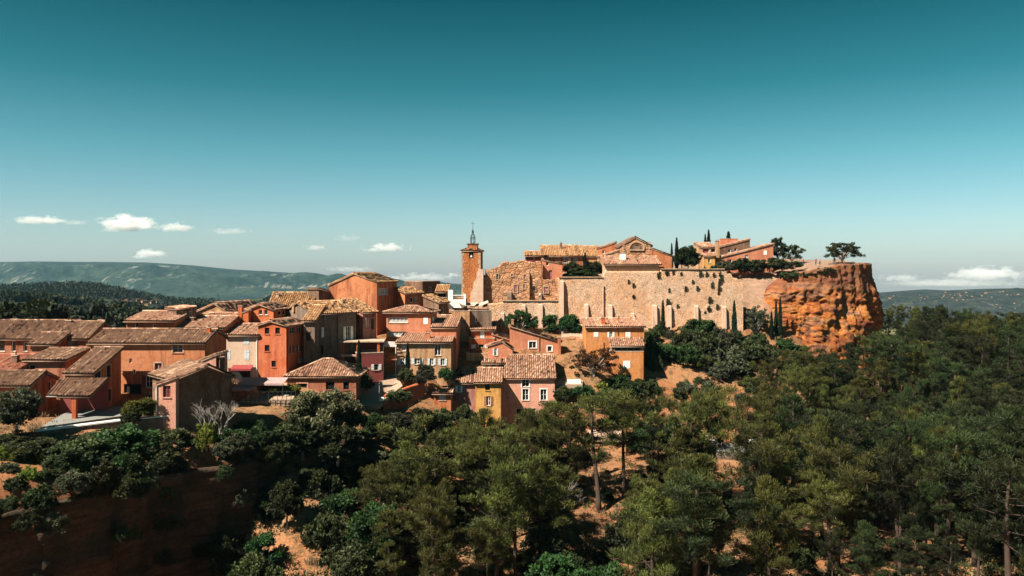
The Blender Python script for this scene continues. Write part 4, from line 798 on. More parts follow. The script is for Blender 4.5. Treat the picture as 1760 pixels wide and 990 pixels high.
wbox(ruin, 'buttress', 905, 910, 463, 522, 0.0, 1.5, 'ruin', 1.0); wbox(ruin, 'stair_pier', 872, 879, 501, 520, 0.0, 2.2, 'grey', 0.2); wbox(ruin, 'stair_pier', 926, 930, 503, 520, 0.0, 1.6, 'pale', 0.2)
rw = stonewall('retaining_wall', 'long dark retaining wall under the lane beside the carport', [(40, 745), (90, 738), (140, 733), (212, 723), (300, 714)], 775, 87, 'grey', 0.5, Y1=93, amp=0.03, sink=2.5)
cope(rw, 60, 212, 742, 723, 'white', 0.14); cope(rw, 212, 300, 723, 714, 'white', 0.12)
gw = stonewall('garden_wall', 'red brick garden wall curving beside the pale street', [(658, 684), (664, 678), (680, 674), (693, 668), (730, 655)], 694, 121, 'red', 0.4, Y1=127, amp=0.02)
cw = stonewall('courtyard_wall', 'rough pink rubble wall under the plane trees beside the tall orange house', [(975, 578), (1007, 580)], 612, 150, 'ruin', 0.8, amp=0.12)

# ---------------------------------------------------------------- bell tower
YT = 167.0; tx0, tx1 = xat(793.5, YT), xat(826, YT); tw_ = tx1-tx0; zb = zat(512, YT)-3; zt = zat(431, YT); cx = tw_/2
bt = empty('bell_tower', (tx0, YT, zb), math.radians(-5)); tag(bt, 'square red stone bell tower with iron campanile and cross', 'bell tower'); hh = zt-zb
az0, az1 = zat(444, YT)-zb, zat(428, YT)-zb; ac = xat(810, YT)-tx0; ar_ = 0.46
mb = MB(); mb.quad((0, 0, 0), (tw_, 0, 0), (tw_, 0, az0), (0, 0, az0)); mb.quad((0, 0, az0), (ac-ar_, 0, az0), (ac-ar_, 0, hh), (0, 0, hh)); mb.quad((ac+ar_, 0, az0), (tw_, 0, az0), (tw_, 0, hh), (ac+ar_, 0, hh))
mb.quad((tw_, 0, 0), (tw_, tw_, 0), (tw_, tw_, hh), (tw_, 0, hh)); mb.quad((0, 0, 0), (0, tw_, 0), (0, tw_, hh), (0, 0, hh)); mb.quad((0, tw_, 0), (tw_, tw_, 0), (tw_, tw_, hh), (0, tw_, hh))
for x in (ac-ar_, ac+ar_): mb.quad((x, 0, az0), (x, 0.9, az0), (x, 0.9, hh), (x, 0, hh))
mb.quad((ac-ar_, 0, az0), (ac+ar_, 0, az0), (ac+ar_, 0.9, az0), (ac-ar_, 0.9, az0)); mb.build('shaft', M['towerstone'], bt)
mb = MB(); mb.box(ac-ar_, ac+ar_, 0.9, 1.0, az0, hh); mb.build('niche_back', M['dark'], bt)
mb = MB()
for i in range(14):
    z = 1.0+i*(hh-1.2)/14; w = 0.55 if i % 2 else 0.32
    mb.box(-0.03, w, -0.035, 0.3, z, z+(hh-1.2)/14-0.04); mb.box(tw_-w, tw_+0.03, -0.035, 0.3, z, z+(hh-1.2)/14-0.04)
mb.build('quoins', M['quoin'], bt)
acc = new_acc(); o = 0.28; rz = 0.95
for A, u in (((-o, -o, hh), (1, 0, 0)), ((tw_+o, -o, hh), (0, 1, 0)), ((tw_+o, tw_+o, hh), (-1, 0, 0)), ((-o, tw_+o, hh), (0, -1, 0))):
    vv = Vector((0, 0, 1)).cross(Vector(u)); h2 = tw_/2+o; tile_plane(acc, A, u, vv*h2+Vector((0, 0, rz)), tw_+2*o, math.hypot(h2, rz), hipL=h2, hipR=h2, thick=0.1)
acc_build(acc, 'roof', [M['tile'], M['quoin']], bt)
bx0, bx1 = xat(803.5, YT)-tx0, xat(820.5, YT)-tx0; bz1 = zat(420, YT)-zb; mb = MB()
mb.box(bx0, ac-ar_, -0.06, 1.5, hh-0.1, bz1); mb.box(ac+ar_, bx1, -0.06, 1.5, hh-0.1, bz1); mb.box(ac-ar_, ac+ar_, -0.06, 1.5, az1+0.12, bz1)
for i in range(6):
    a, b_ = math.pi*i/6, math.pi*(i+1)/6
    mb.add([(ac-ar_*math.cos(a), y, az1-0.3+0.42*math.sin(a)) for y in (-0.06, 0.8)]+[(ac-ar_*math.cos(b_), y, az1-0.3+0.42*math.sin(b_)) for y in (-0.06, 0.8)]+[(ac-ar_*math.cos(t), -0.06, az1+0.12) for t in (a, b_)], [(0, 1, 3, 2), (0, 2, 5, 4)])
mb.build('belfry', M['towerstone'], bt)
mb = MB(); mb.box(bx0-0.14, bx1+0.14, -0.2, 1.64, bz1+0.002, bz1+0.2); mb.build('cornice', M['grey'], bt)
mb = MB(); pr = [(0.04, 0), (0.15, -0.03), (0.2, -0.25), (0.27, -0.5), (0.36, -0.62)]
for (r0, q0), (r1, q1) in zip(pr[:-1], pr[1:]):
    for k in range(10):
        a, b_ = 2*math.pi*k/10, 2*math.pi*(k+1)/10; mb.quad(*[(ac+r*math.cos(t), 0.4+r*math.sin(t), az0+0.85+q) for r, q, t in ((r0, q0, a), (r0, q0, b_), (r1, q1, b_), (r1, q1, a))])
mb.build('bell', M['metal'], bt)
ccx, ccy, cz = (bx0+bx1)/2, 0.72, bz1+0.2; px1 = YT/F; cr_ = 0.5
cg = MB(); 
for k in range(6):
    a = 2*math.pi*k/6; ca, sa = math.cos(a), math.sin(a)
    cg.tube([(ccx+cr_*ca, ccy+cr_*sa, cz), (ccx+cr_*ca, ccy+cr_*sa, cz+1.15), (ccx+cr_*0.85*ca, ccy+cr_*0.85*sa, cz+1.6), (ccx+cr_*0.3*ca, ccy+cr_*0.3*sa, cz+1.95), (ccx+0.16*ca, ccy+0.16*sa, cz+2.1), (ccx+0.14*ca, ccy+0.14*sa, cz+2.6), (ccx, ccy, cz+2.85)], [0.05]*7, 5)
for z, r in ((0.1, cr_), (0.95, cr_*1.1), (1.2, cr_*1.05), (2.1, 0.2), (2.55, 0.19)):
    cg.tube([(ccx+r*math.cos(2*math.pi*k/12), ccy+r*math.sin(2*math.pi*k/12), cz+z) for k in range(13)], [0.04]*13, 4, cap=False)
cg.build('campanile', M['iron'], bt)
ct_ = zat(380, YT)-zb; mb = MB(); mb.tube([(ccx, ccy, cz+2.7), (ccx, ccy, ct_)], [0.045, 0.03], 5); mb.tube([(ccx-0.45, ccy, ct_-0.45), (ccx+0.45, ccy, ct_-0.45)], [0.03, 0.03], 5); mb.build('cross', M['iron'], bt)
# stepped buttress of the church
sb = empty('church_buttress', tuple(P(808, 521, 164.5))); tag(sb, 'stepped pale buttress climbing against the red bell tower', 'buttress'); q = 164.5/F
pr = [(0, -2), (0.5*q, 19*q), (5*q, 25*q), (6*q, 36*q), (11*q, 43*q), (11.3*q, 53*q), (16.5*q, 58.5*q), (22.5*q, 58.5*q), (22.5*q, -2)]
mb = MB(); n = len(pr); mb.add([(x, 0, z) for x, z in pr]+[(x, 2.2, z) for x, z in pr], [tuple(range(n)), tuple(range(2*n-1, n-1, -1))]+[(i, (i+1) % n, n+(i+1) % n, n+i) for i in range(n)]); mb.build('stepped_mass', M['pale'], sb)
H('church_aisle', 'tan church side wall between stepped buttress and ruined wall', 830, 845, 166, 474, 522, wall='tan', roof='side', ye2=480, D=5, over=0.1, cat='building')

# ---------------------------------------------------------------- houses on the castle rock
H('village_house', 'long house with golden roof and chimney above the ruined wall', 932, 1002, 176, 439, 478, wall='rust', roof='back', D=7, yr=423, tile='tilegold', over=0.6, wins=[('F', 968, 974, 443, 452, 'w'), ('F', 976, 981, 443, 452, 'c', D_(shut='pale')), ('F', 985, 992, 443, 450, 'w', D_(n=1))], chim=[(962.5, 966.5, 417, 428, 4.5, 'brown', 1)])
H('house_wing', 'low wing under short golden roof at the end of the long house', 903, 931, 175, 439, 475, wall='wine', roof='back', D=3, yr=433, tile='tilegold', over=0.5, wins=[('F', 916, 919, 441, 448, 'w', D_(frame='pale'))], chim=[(930, 934, 429, 446, -0.3, 'tan', 1)])
H('village_house', 'house with plain golden roof behind the cypress of the walled garden', 1004, 1034, 177, 440, 478, wall='tan', roof='back', D=7, yr=424, tile='tilegold', over=0.4)
H('village_house', 'small red house with round window and mauve door on the ruin', 933, 966.5, 167, 446, 488, wall='salmon', roof='side', ye2=453, D=4, over=0.25, tile='tilewarm', wins=[('F', 938.5, 943.5, 450, 456.5, 'o', D_(name='round_window', sill=False)), ('F', 943, 949, 464.5, 480, 'd', D_(shut='purple', frame='purple'))])
H('chapel', 'stone chapel with arched relief in its tall gable above the rampart', 1062, 1120, 172, 424, 478, wall='ruin', roof='y', apex=(1092, 407.5), ye2=422, D=11, tile='tile', over=0.3, cat='chapel')
ch = bpy.data.objects['chapel']; YC = 172
c0 = xat(1094, YC)-ch.location.x; cz0 = zat(428, YC)-ch.location.z
for i, (rad, wd) in enumerate(((1.75, 0.3), (1.1, 0.22))):
    mb = MB(); n = 12
    for k in range(n):
        a, b_ = math.pi*k/n, math.pi*(k+1)/n
        mb.add([(c0-r*math.cos(t), y, cz0+r*math.sin(t)*0.95) for y in (-0.22, -0.003) for r, t in ((rad, a), (rad, b_), (rad-wd, b_), (rad-wd, a))], [(0, 1, 2, 3), (0, 1, 5, 4), (2, 3, 7, 6)])
    mb.build('arch_moulding', M['brown'] if i else M['quoin'], ch)
mb = MB(); mb.box(c0-1.6, c0+1.6, -0.25, -0.003, cz0-0.35, cz0-0.05); mb.build('lintel', M['quoin'], ch)
mb = MB(); mb.box(c0-0.8, c0+0.8, -0.2, -0.003, cz0-0.05, cz0+0.62); mb.build('relief', M['grey'], ch)
for s_ in (-1, 1):
    for k in range(5): mb = MB(); mb.box(c0+s_*2.75-0.22, c0+s_*2.75+0.22, -0.12, -0.003, cz0-1.1+k*0.55, cz0-0.65+k*0.55); mb.build('quoin', M['quoin'], ch)
H('chapel_porch', 'long lean-to of the chapel under pale tiles on top of the rampart', 1040, 1133, 163.4, 453, 468, wall='stone', roof='back', D=5, yr=442, tile='tilewarm', over=0.75, cat='building', wins=[('F', 1107.5, 1110, 460, 465, 'o', D_(sill=False))], sink=0.6, chim=[(1066, 1075.5, 434.5, 446, 2.5, 'white', 0)])
H('chapel_aisle', 'orange side building with slanting roof against the chapel', 1120, 1155, 170, 427, 478, wall='orange', roof='side', ye2=439.5, D=8, tile='tilewarm', over=0.2, cat='building')
H('chapel_aisle', 'orange mono-pitch building rising towards the chapel gable', 1032, 1060, 175, 425, 478, wall='orange', roof='side', ye2=416, D=7, tile='tilewarm', over=0.2, cat='building', wins=[('F', 1035, 1039, 430, 436, 'o')])
H('chapel_aisle', 'low tan aisle with roof sloping away from the chapel beside the garden', 1030, 1064, 170.5, 441, 478, wall='tan', roof='side', ye2=430, D=4, tile='tilewarm', over=0.2, cat='building')
H('hilltop_house', 'tan house with shaded loggia and yellow lower front on the crest', 1203, 1231, 180, 425, 464, wall='tan', roof='back', D=6, yr=418, tile='tilewarm', over=0.2, wins=[('F', 1208, 1219, 427, 436, 'o', D_(pane='wine')), ('F', 1222, 1230, 427, 434, 'o', D_(pane='dark'))], chim=[(1230, 1236.5, 413.5, 440, -0.5, 'tan', 2)])
H('house_wing', 'yellow ground floor under a lip of tiles on the crest', 1210, 1229, 178.5, 440, 464, wall='yellow', roof='back', D=1.4, yr=436.5, over=0.3, tile='tilewarm', wins=[('F', 1217, 1221, 445, 452, 'o')])
H('hilltop_house', 'upper brown house with roof rising to a sharp corner on the crest', 1238, 1289, 184, 424, 464, wall='brown', roof='side', ye2=411, D=7, tile='tilewarm', over=0.3, wins=[('F', 1251, 1256.5, 428, 434, 'o'), ('F', 1262, 1267, 426, 432, 'o')], chim=[(1238, 1268, 409.5, 420, 5, 'salmon', 0)])
H('hilltop_house', 'long red house with slanting roof and white window on the crest', 1230, 1329, 180, 443.5, 466, wall='salmon', roof='side', ye2=419, D=6, tile='tilewarm', over=0.35, wins=[('F', 1312.5, 1318, 430.5, 438, 'c'), ('F', 1281, 1286, 438, 446, 'w'), ('F', 1250, 1258, 446, 456, 'o')])
# ---------------------------------------------------------------- vegetation prototypes
def blades(cent, tone, n, spread, ln, wd, up=0.5, rng=RNG, flat=1.0, outc=None):
    """n leaf blades round every centre; returns verts, triangles, tone per vertex"""
    k = len(cent); c = np.repeat(cent, n, 0); tn = np.repeat(tone, n)
    g = rng.normal(size=(k*n, 3)); g /= np.linalg.norm(g, axis=1)[:, None]; rad = rng.random((k*n, 1))**0.45
    sp = np.asarray(spread, float) if np.ndim(spread) else np.full(k, spread); sp = np.repeat(sp, n)[:, None]
    off = g*rad*sp*np.array([1, 1, flat]); p = c+off
    dr = g*0.9+np.array([0, 0, up])+rng.normal(size=(k*n, 3))*0.55; dr /= np.linalg.norm(dr, axis=1)[:, None]
    sd = np.cross(dr, rng.normal(size=(k*n, 3))); sd /= np.linalg.norm(sd, axis=1)[:, None]+1e-9
    l = ln*(0.6+0.8*rng.random((k*n, 1))); w = wd*(0.6+0.8*rng.random((k*n, 1)))
    V = np.stack([p-sd*w/2-dr*l*0.3, p+sd*w/2-dr*l*0.3, p+dr*l*0.7+sd*w*0.35, p+dr*l*0.7-sd*w*0.35], 1).reshape(-1, 3)
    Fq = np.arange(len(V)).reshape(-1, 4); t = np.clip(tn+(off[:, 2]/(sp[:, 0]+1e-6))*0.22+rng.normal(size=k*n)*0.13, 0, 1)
    return V, Fq, np.repeat(t, 4)
class Proto: pass
def make_proto(kind, seed):
    r = np.random.default_rng(seed); P_ = Proto(); tb = MB(); pr = random.Random(seed)
    if kind in ('pine', 'stonepine'):
        Ht = 15.0; bend = np.array([pr.uniform(-1, 1), pr.uniform(-1, 1)])*0.9
        path = [np.array([bend[0]*math.sin(t*2.2)*t, bend[1]*math.sin(t*2.6)*t, Ht*t]) for t in np.linspace(0, 0.96, 9)]
        tb.tube(path, [0.27*(1-0.8*i/8)+0.02 for i in range(9)], 7); cen, tone, spr = [], [], []
        z0 = 0.28 if kind == 'pine' else 0.5; nl = 36 if kind == 'pine' else 24
        for i in range(nl):
            f = z0+(0.97-z0)*(i/(nl-1))**0.85; b = np.array([np.interp(f, np.linspace(0, 0.96, 9), [q[k] for q in path]) for k in range(3)])
            g = (f-z0)/(1-z0); prof = (math.sin(math.pi*min(1, 0.20+g*0.85))**0.8) if kind == 'pine' else (0.55+0.5*math.sin(math.pi*min(1, 0.1+g*0.9)))
            ln = 3.3*prof*pr.choice((0.35, 0.6, 0.8, 1.0, 1.25))*pr.uniform(0.8, 1.15)+0.3; an = i*2.4+pr.uniform(-0.5, 0.5); rise = pr.uniform(0.0, 0.45)+0.35*g
            e = b+np.array([math.cos(an)*ln, math.sin(an)*ln, ln*rise]); m_ = b+(e-b)*0.5+np.array([0, 0, -0.12*ln])
            tb.tube([b, m_, e], [0.075*(1-0.5*g), 0.05*(1-0.5*g), 0.02], 4, cap=False)
            for s in range(max(2, int(ln*1.7))):
                t = pr.uniform(0.38, 1.05); q = b+(e-b)*t; side = np.array([-math.sin(an), math.cos(an), 0])*pr.uniform(-1, 1)*0.45*ln*0.6
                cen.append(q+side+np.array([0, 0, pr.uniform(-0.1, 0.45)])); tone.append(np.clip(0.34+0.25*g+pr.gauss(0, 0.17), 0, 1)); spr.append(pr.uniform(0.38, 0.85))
        V, Q, T = blades(np.array(cen), np.array(tone), 92, np.array(spr), 0.36, 0.055, 1.0, r, 0.75); P_.h = Ht; P_.w = 6.5
    elif kind == 'broad':
        Ht = 7.0; path = [(pr.uniform(-.1, .1)*i, pr.uniform(-.1, .1)*i, Ht*0.55*i/4) for i in range(5)]; tb.tube(path, [0.22, 0.18, 0.15, 0.11, 0.06], 7)
        cen, tone, spr = [], [], []
        lobes = []
        for i in range(13):
            a, u = i*2.4+pr.uniform(-.5, .5), pr.uniform(-0.75, 0.95); s = math.sqrt(1-u*u)*pr.uniform(0.5, 1); lobes.append((math.cos(a)*s*2.3, math.sin(a)*s*2.3, 3.6+u*2.1, pr.uniform(0.75, 1.35)))
        for i in range(165):
            lx, ly, lz, lr = lobes[i % 13]; a, u = pr.uniform(0, 2*math.pi), pr.uniform(-0.8, 1); s = math.sqrt(1-u*u); rad = pr.uniform(0.45, 1.1)
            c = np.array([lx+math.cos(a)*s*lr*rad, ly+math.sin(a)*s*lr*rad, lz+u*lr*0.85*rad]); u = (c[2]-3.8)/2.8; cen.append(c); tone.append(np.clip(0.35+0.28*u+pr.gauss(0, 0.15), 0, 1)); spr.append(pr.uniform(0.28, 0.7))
            if i % 9 == 0: tb.tube([path[2+i % 3], tuple(np.array(path[3])*0.5+c*0.5), tuple(c)], [0.08, 0.05, 0.02], 4, cap=False)
        V, Q, T = blades(np.array(cen), np.array(tone), 80, np.array(spr), 0.24, 0.17, 0.2, r, 0.85); P_.h = Ht; P_.w = 6.8
    elif kind == 'airy':
        Ht = 6.0; cen, tone, spr = [], [], []; tb.tube([(0, 0, -0.3), (0.1, 0, 1.0), (0.0, 0.1, 1.9)], [0.2, 0.16, 0.13], 7)
        for i in range(14):
            a = i*2.4+pr.uniform(-.4, .4); z_ = 2.5+3.2*(i+0.5)/14; rr_ = 3.0*math.sqrt(max(0.05, 1-((z_-3.7)/2.3)**2))*pr.uniform(0.65, 1.05); m_ = (math.cos(a)*rr_*0.45, math.sin(a)*rr_*0.45, 1.9+(z_-1.9)*0.5); e_ = (math.cos(a)*rr_, math.sin(a)*rr_, z_)
            tb.tube([(0, 0, pr.uniform(1.2, 1.9)), m_, e_], [0.09, 0.06, 0.025], 5, cap=False)
            for s in range(7):
                t = pr.uniform(0.55, 1.12); q = np.array(m_)+(np.array(e_)-np.array(m_))*t+np.array([pr.gauss(0, .42), pr.gauss(0, .42), pr.gauss(0.15, .25)])
                cen.append(q); tone.append(np.clip(0.4+pr.gauss(0, 0.2), 0, 1)); spr.append(pr.uniform(0.35, 0.62))
        V, Q, T = blades(np.array(cen), np.array(tone), 60, np.array(spr), 0.22, 0.13, 0.2, r, 0.55); P_.h = Ht; P_.w = 6.4
    elif kind == 'bush':
        Ht = 2.6; cen, tone, spr = [], [], []
        for i in range(70):
            a, u = pr.uniform(0, 2*math.pi), pr.uniform(-0.25, 1); s = math.sqrt(1-u*u); rad = pr.uniform(0.4, 1)**0.6*(1+0.6*noise.noise(Vector((math.cos(a)*s*2, math.sin(a)*s*2, u*2+seed))))
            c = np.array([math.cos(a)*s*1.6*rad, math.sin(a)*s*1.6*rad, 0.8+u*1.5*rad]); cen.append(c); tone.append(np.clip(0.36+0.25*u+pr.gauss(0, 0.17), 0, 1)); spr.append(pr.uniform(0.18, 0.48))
            if i % 7 == 0: tb.tube([(0, 0, -0.3), tuple(c*0.5), tuple(c)], [0.06, 0.04, 0.015], 4, cap=False)
        V, Q, T = blades(np.array(cen), np.array(tone), 75, np.array(spr), 0.19, 0.12, 0.3, r, 0.9); P_.h = Ht; P_.w = 3.3
    elif kind == 'cypress':
        Ht = 8.0; tb.tube([(0, 0, -0.3), (0, 0, Ht*0.9)], [0.16, 0.03], 6); cen, tone, spr = [], [], []
        for i in range(170):
            f = (i+0.5)/170; a = i*2.4; rad = 0.80*min(1, (f*5)**0.6)*(1-f**2.2)**0.8*pr.uniform(0.55, 1.05)
            cen.append((math.cos(a)*rad, math.sin(a)*rad, 0.25+f*Ht*0.96)); tone.append(np.clip(0.45+pr.gauss(0, 0.2), 0, 1)); spr.append(0.34*(1-0.5*f))
        V, Q, T = blades(np.array(cen), np.array(tone), 62, np.array(spr), 0.30, 0.08, 2.2, r, 1.4); P_.h = Ht; P_.w = 1.9
    elif kind == 'tuft':
        Ht = 0.9; cen = r.normal(size=(14, 3))*np.array([0.22, 0.12, 0.28])+np.array([0, -0.15, 0]); tone = r.random(14)*0.6+0.1
        V, Q, T = blades(cen, tone, 40, 0.2, 0.18, 0.07, -0.3, r, 1.2); tb.tube([(0, 0.15, 0.1), (0, -0.15, -0.1)], [0.03, 0.01], 4); P_.h = Ht; P_.w = 0.9
    elif kind == 'bare':
        Ht = 6.0; V = None
        def br(p, d, l, rd, lv):
            e = p+d*l; tb.tube([tuple(p), tuple(p+d*l*0.5+Vector((pr.uniform(-.1, .1), pr.uniform(-.1, .1), 0.05))*l), tuple(e)], [rd, rd*0.75, rd*0.5], 4, cap=False)
            if lv:
                for k in range(3 if lv > 1 else 4):
                    nd = (d+Vector((pr.uniform(-.8, .8), pr.uniform(-.8, .8), pr.uniform(-.1, .5)))).normalized(); br(p+d*l*pr.uniform(0.45, 1), nd, l*pr.uniform(0.5, 0.75), rd*0.5, lv-1)
        for k in range(3): br(Vector((0, 0, -0.2)), Vector((pr.uniform(-.45, .45), pr.uniform(-.3, .3), 1)).normalized(), 2.4, 0.09, 4)
        P_.h = Ht; P_.w = 3
    tm = bpy.data.meshes.new('trunk'); tm.from_pydata(tb.v, [], tb.f); tm.polygons.foreach_set('use_smooth', [True]*len(tb.f)); tm.update(); P_.trunk = tm
    P_.crown = None
    if kind != 'bare': P_.V, P_.Q, P_.T = V, Q, T; P_.crowns = {}
    return P_
PROTO = {k: [make_proto(k, 100*i+len(k)) for i in range(n)] for k, n in (('pine', 6), ('stonepine', 3), ('broad', 5), ('airy', 4), ('bush', 5), ('cypress', 3), ('tuft', 3), ('bare', 2))}
NAMES = {'pine': 'pine_tree', 'stonepine': 'pine_tree', 'broad': 'leafy_tree', 'airy': 'leafy_tree', 'bush': 'shrub', 'cypress': 'cypress_tree', 'tuft': 'wall_plant', 'bare': 'bare_tree'}
CATS = {'pine': 'pine tree', 'stonepine': 'pine tree', 'broad': 'tree', 'airy': 'tree', 'bush': 'shrub', 'cypress': 'cypress', 'tuft': 'plant', 'bare': 'bare tree'}
def plant(kind, loc, h, w, mat, label, group=None, lean=(0, 0), i=None, bark=None):
    pr = PROTO[kind][random.randrange(len(PROTO[kind])) if i is None else i]
    root = empty(NAMES[kind], loc); root.rotation_euler = (lean[0], lean[1], random.uniform(0, 6.28) if kind != 'tuft' else 0)
    sx, sz = w/pr.w, h/pr.h; root.scale = (sx, sx, sz); tag(root, label, CATS[kind], group)
    def inst(nm, me, mt, key):
        if key not in CACHE: m2 = me.copy(); m2.materials.clear(); m2.materials.append(M[mt]); CACHE[key] = m2
        o = bpy.data.objects.new(nm, CACHE[key]); COL.objects.link(o); o.parent = root
    inst('trunk' if kind != 'bush' and kind != 'tuft' else 'stem', pr.trunk, bark or ('greybark' if kind in ('bare', 'broad', 'airy') else 'bark'), (id(pr), 't', bark))
    if kind != 'bare':
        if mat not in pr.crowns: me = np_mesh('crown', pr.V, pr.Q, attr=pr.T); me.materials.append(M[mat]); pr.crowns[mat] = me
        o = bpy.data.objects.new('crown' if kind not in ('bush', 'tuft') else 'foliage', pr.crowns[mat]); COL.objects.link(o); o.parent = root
    return root
CACHE = {}
def at_px(kind, px, ybase, ytop, wpx, Y, mat, label, group=None, **k):
    """a plant whose foot is at (px, ybase) and whose top reaches ytop in the photograph, Y metres away"""
    b = P(px, ybase, Y); h = (ybase-ytop)*Y/F; w = wpx*Y/F
    return plant(kind, (b.x, b.y, b.z-0.1), h, w, mat, label, group, **k)

CLEAR = [((985, 800), (1060, 780), (1085, 850), (1010, 860)), ((1195, 770), (1300, 770), (1285, 865), (1215, 850)), ((1040, 760), (1110, 760), (1110, 840), (1045, 850)), ((1130, 640), (1190, 640), (1170, 590), (1145, 590)), ((465, 860), (520, 860), (545, 990), (470, 990)), ((1180, 740), (1270, 740), (1270, 780), (1180, 780)), ((970, 870), (1050, 870), (1060, 930), (980, 930)), ((1000, 690), (1090, 690), (1090, 770), (1010, 770)), ((1330,905),(1420,905),(1420,950),(1330,950))]
def clear_at(px, py): return any(bool(inside(np.array([px]), np.array([py]), list(c))[0]) for c in CLEAR)
# ---------------------------------------------------------------- named trees and shrubs
at_px('broad', 28, 742, 655, 96, 85, 'olive', 'round grey green olive tree at the head of the lane')
at_px('broad', 240, 722, 676, 66, 92, 'vine', 'yellow green vine arbour before the orange garage house')
at_px('bush', 226, 726, 700, 34, 91, 'leaf', 'dark shrub at the foot of the vine arbour')
at_px('bare', 378, 745, 662, 56, 90.5, None, 'leafless pale tree against the shaded gable', i=0)
at_px('bare', 354, 742, 672, 34, 90.5, None, 'smaller leafless pale tree beside the shaded gable', i=1)
at_px('bush', 357, 770, 726, 36, 89.5, 'vine', 'bright yellow green shrub below the leafless pale tree')
at_px('bush', 446, 775, 722, 34, 97, 'lush', 'small round bright green shrub on the ravine edge below the café')
at_px('broad', 545, 770, 652, 118, 104, 'blossom', 'large pale flowering tree below the low hipped house'); at_px('broad', 582, 762, 658, 76, 105.5, 'blossom', 'second pale flowering tree reaching towards the street'); at_px('broad', 520, 790, 715, 90, 102, 'leaf', 'dark leafy tree under the large pale flowering tree'); at_px('broad', 580, 800, 722, 100, 102, 'leaf', 'dull green tree under the second pale flowering tree')
at_px('broad', 604, 764, 690, 50, 106, 'leaf', 'leafy tree leaning on the large pale flowering tree')
at_px('bush', 470, 672, 658, 50, 113.5, 'vine', 'trimmed yellow hedge behind the café railing', 'café hedge')
at_px('bush', 500, 672, 659, 34, 113.5, 'vine', 'trimmed yellow hedge behind the café railing', 'café hedge')
at_px('cypress', 617, 658, 586, 11, 122.5, 'cypress', 'slim cypress beside the dark red restaurant')
at_px('cypress', 701, 640, 589, 8.5, 129.5, 'cypress', 'slim cypress against the weathered ochre house')
at_px('broad', 733, 672, 622, 50, 127, 'olive', 'round olive tree before the weathered ochre house')
at_px('bush', 765, 652, 630, 26, 129.5, 'lush', 'dense green shrub at the corner of the weathered ochre house')
at_px('bush', 696, 655, 632, 30, 128, 'leaf', 'low leafy shrub between street steps and olive tree')
at_px('bush', 630, 668, 640, 26, 121, 'leaf', 'dark shrub under the white restaurant window')
at_px('bush', 686, 690, 668, 44, 120, 'leaf', 'spreading shrub over the red brick garden wall')
at_px('airy', 1020, 655, 600, 78, 139, 'rusty', 'rust tinged silk tree between salmon and tall orange houses')
for x, w, yb, l in ((897, 58, 568, 'dark green plane tree below the stone terrace'), (945, 40, 566, 'small plane tree in the courtyard beside the rampart buttress'), (978, 50, 570, 'bushy plane tree shading the courtyard tables')):
    at_px('broad', x, yb+14, 528 if x < 900 else 536, w, 154, 'lush', l)
for x, yb, yt, w, Yq, m, l in ((1036, 676, 652, 44, 138, 'vine', 'bright hydrangea bush below the silk tree'), (1062, 672, 640, 40, 139, 'lush', 'dark green bush at the corner of the tan front wing'), (1000, 682, 660, 50, 134, 'lush', 'dark hedge under the pool terrace'), (966, 684, 662, 34, 133.5, 'leaf', 'dull hedge between pink house and pool terrace'), (1095, 676, 650, 44, 139, 'leaf', 'bush below the tan front wing door'), (1118, 668, 570, 22, 147, 'lush', 'tall dark ivy hedge beside the tall orange house'), (1127, 672, 600, 26, 147, 'leaf', 'lower ivy hedge next to the tall dark one'), (790, 655, 640, 20, 133, 'leaf', 'small bush in the gap beside the red house'), (1080, 690, 655, 60, 135, 'lush', 'spreading green bush below the tall orange house'), (1045, 700, 668, 60, 133, 'lush', 'round green bush above the garden pavilion')):
    at_px('bush', x, yb, yt, w, Yq, m, l)
at_px('cypress', 1139.5, 577, 516, 8, 159, 'cypress', 'slim cypress between two rampart buttresses')
at_px('cypress', 1262, 580, 517, 9.5, 159, 'cypress', 'tall cypress at the stepped end of the rampart')
at_px('cypress', 1341, 585, 512, 8, 163, 'cypress', 'tallest of three cypresses under the ochre cliff'); at_px('cypress', 1334, 585, 517, 8, 163.5, 'cypress', 'middle of three cypresses under the ochre cliff'); at_px('cypress', 1326, 585, 536, 8, 162, 'cypress', 'shortest of three cypresses under the ochre cliff')
at_px('broad', 1205, 592, 540, 72, 157, 'lush', 'dense round tree before the rampart arch'); at_px('broad', 1178, 620, 560, 50, 152, 'leaf', 'dark leafy tree on the slope below the rampart arch')
at_px('airy', 1300, 590, 527, 44, 163, 'olive', 'thin yellowing tree between rampart and ochre cliff')
at_px('cypress', 1006, 477, 434, 7.5, 169.5, 'cypress', 'slim cypress in the walled garden beside the chapel')
at_px('broad', 985, 480, 446, 42, 170, 'leaf', 'leafy tree beside the small red house'); at_px('broad', 1020, 480, 443, 36, 170, 'leaf', 'leafy tree between garden cypress and chapel aisle'); at_px('bush', 1000, 478, 462, 60, 169, 'lush', 'hedge along the walled garden beside the chapel')
at_px('cypress', 1163, 464, 409, 8.5, 174, 'cypress', 'tall cypress beside the orange chapel building'); at_px('cypress', 1154.5, 464, 418, 6, 177, 'cypress', 'thin cypress behind the orange chapel building')
at_px('broad', 1183, 466, 415, 44, 176, 'pinedark', 'round dark pine crown behind the rampart'); at_px('broad', 1172, 466, 417, 34, 179, 'pinedark', 'dark pine crown touching the tall cypress')
at_px('cypress', 1218, 440, 395, 8, 192, 'cypress', 'dark conifer poking above the tan crest house'); at_px('cypress', 1212, 440, 402, 6, 193, 'cypress', 'small dark conifer poking above the tan crest house'); at_px('cypress', 1252, 440, 398, 12, 194, 'cypress', 'dark conifer behind the upper brown crest house')
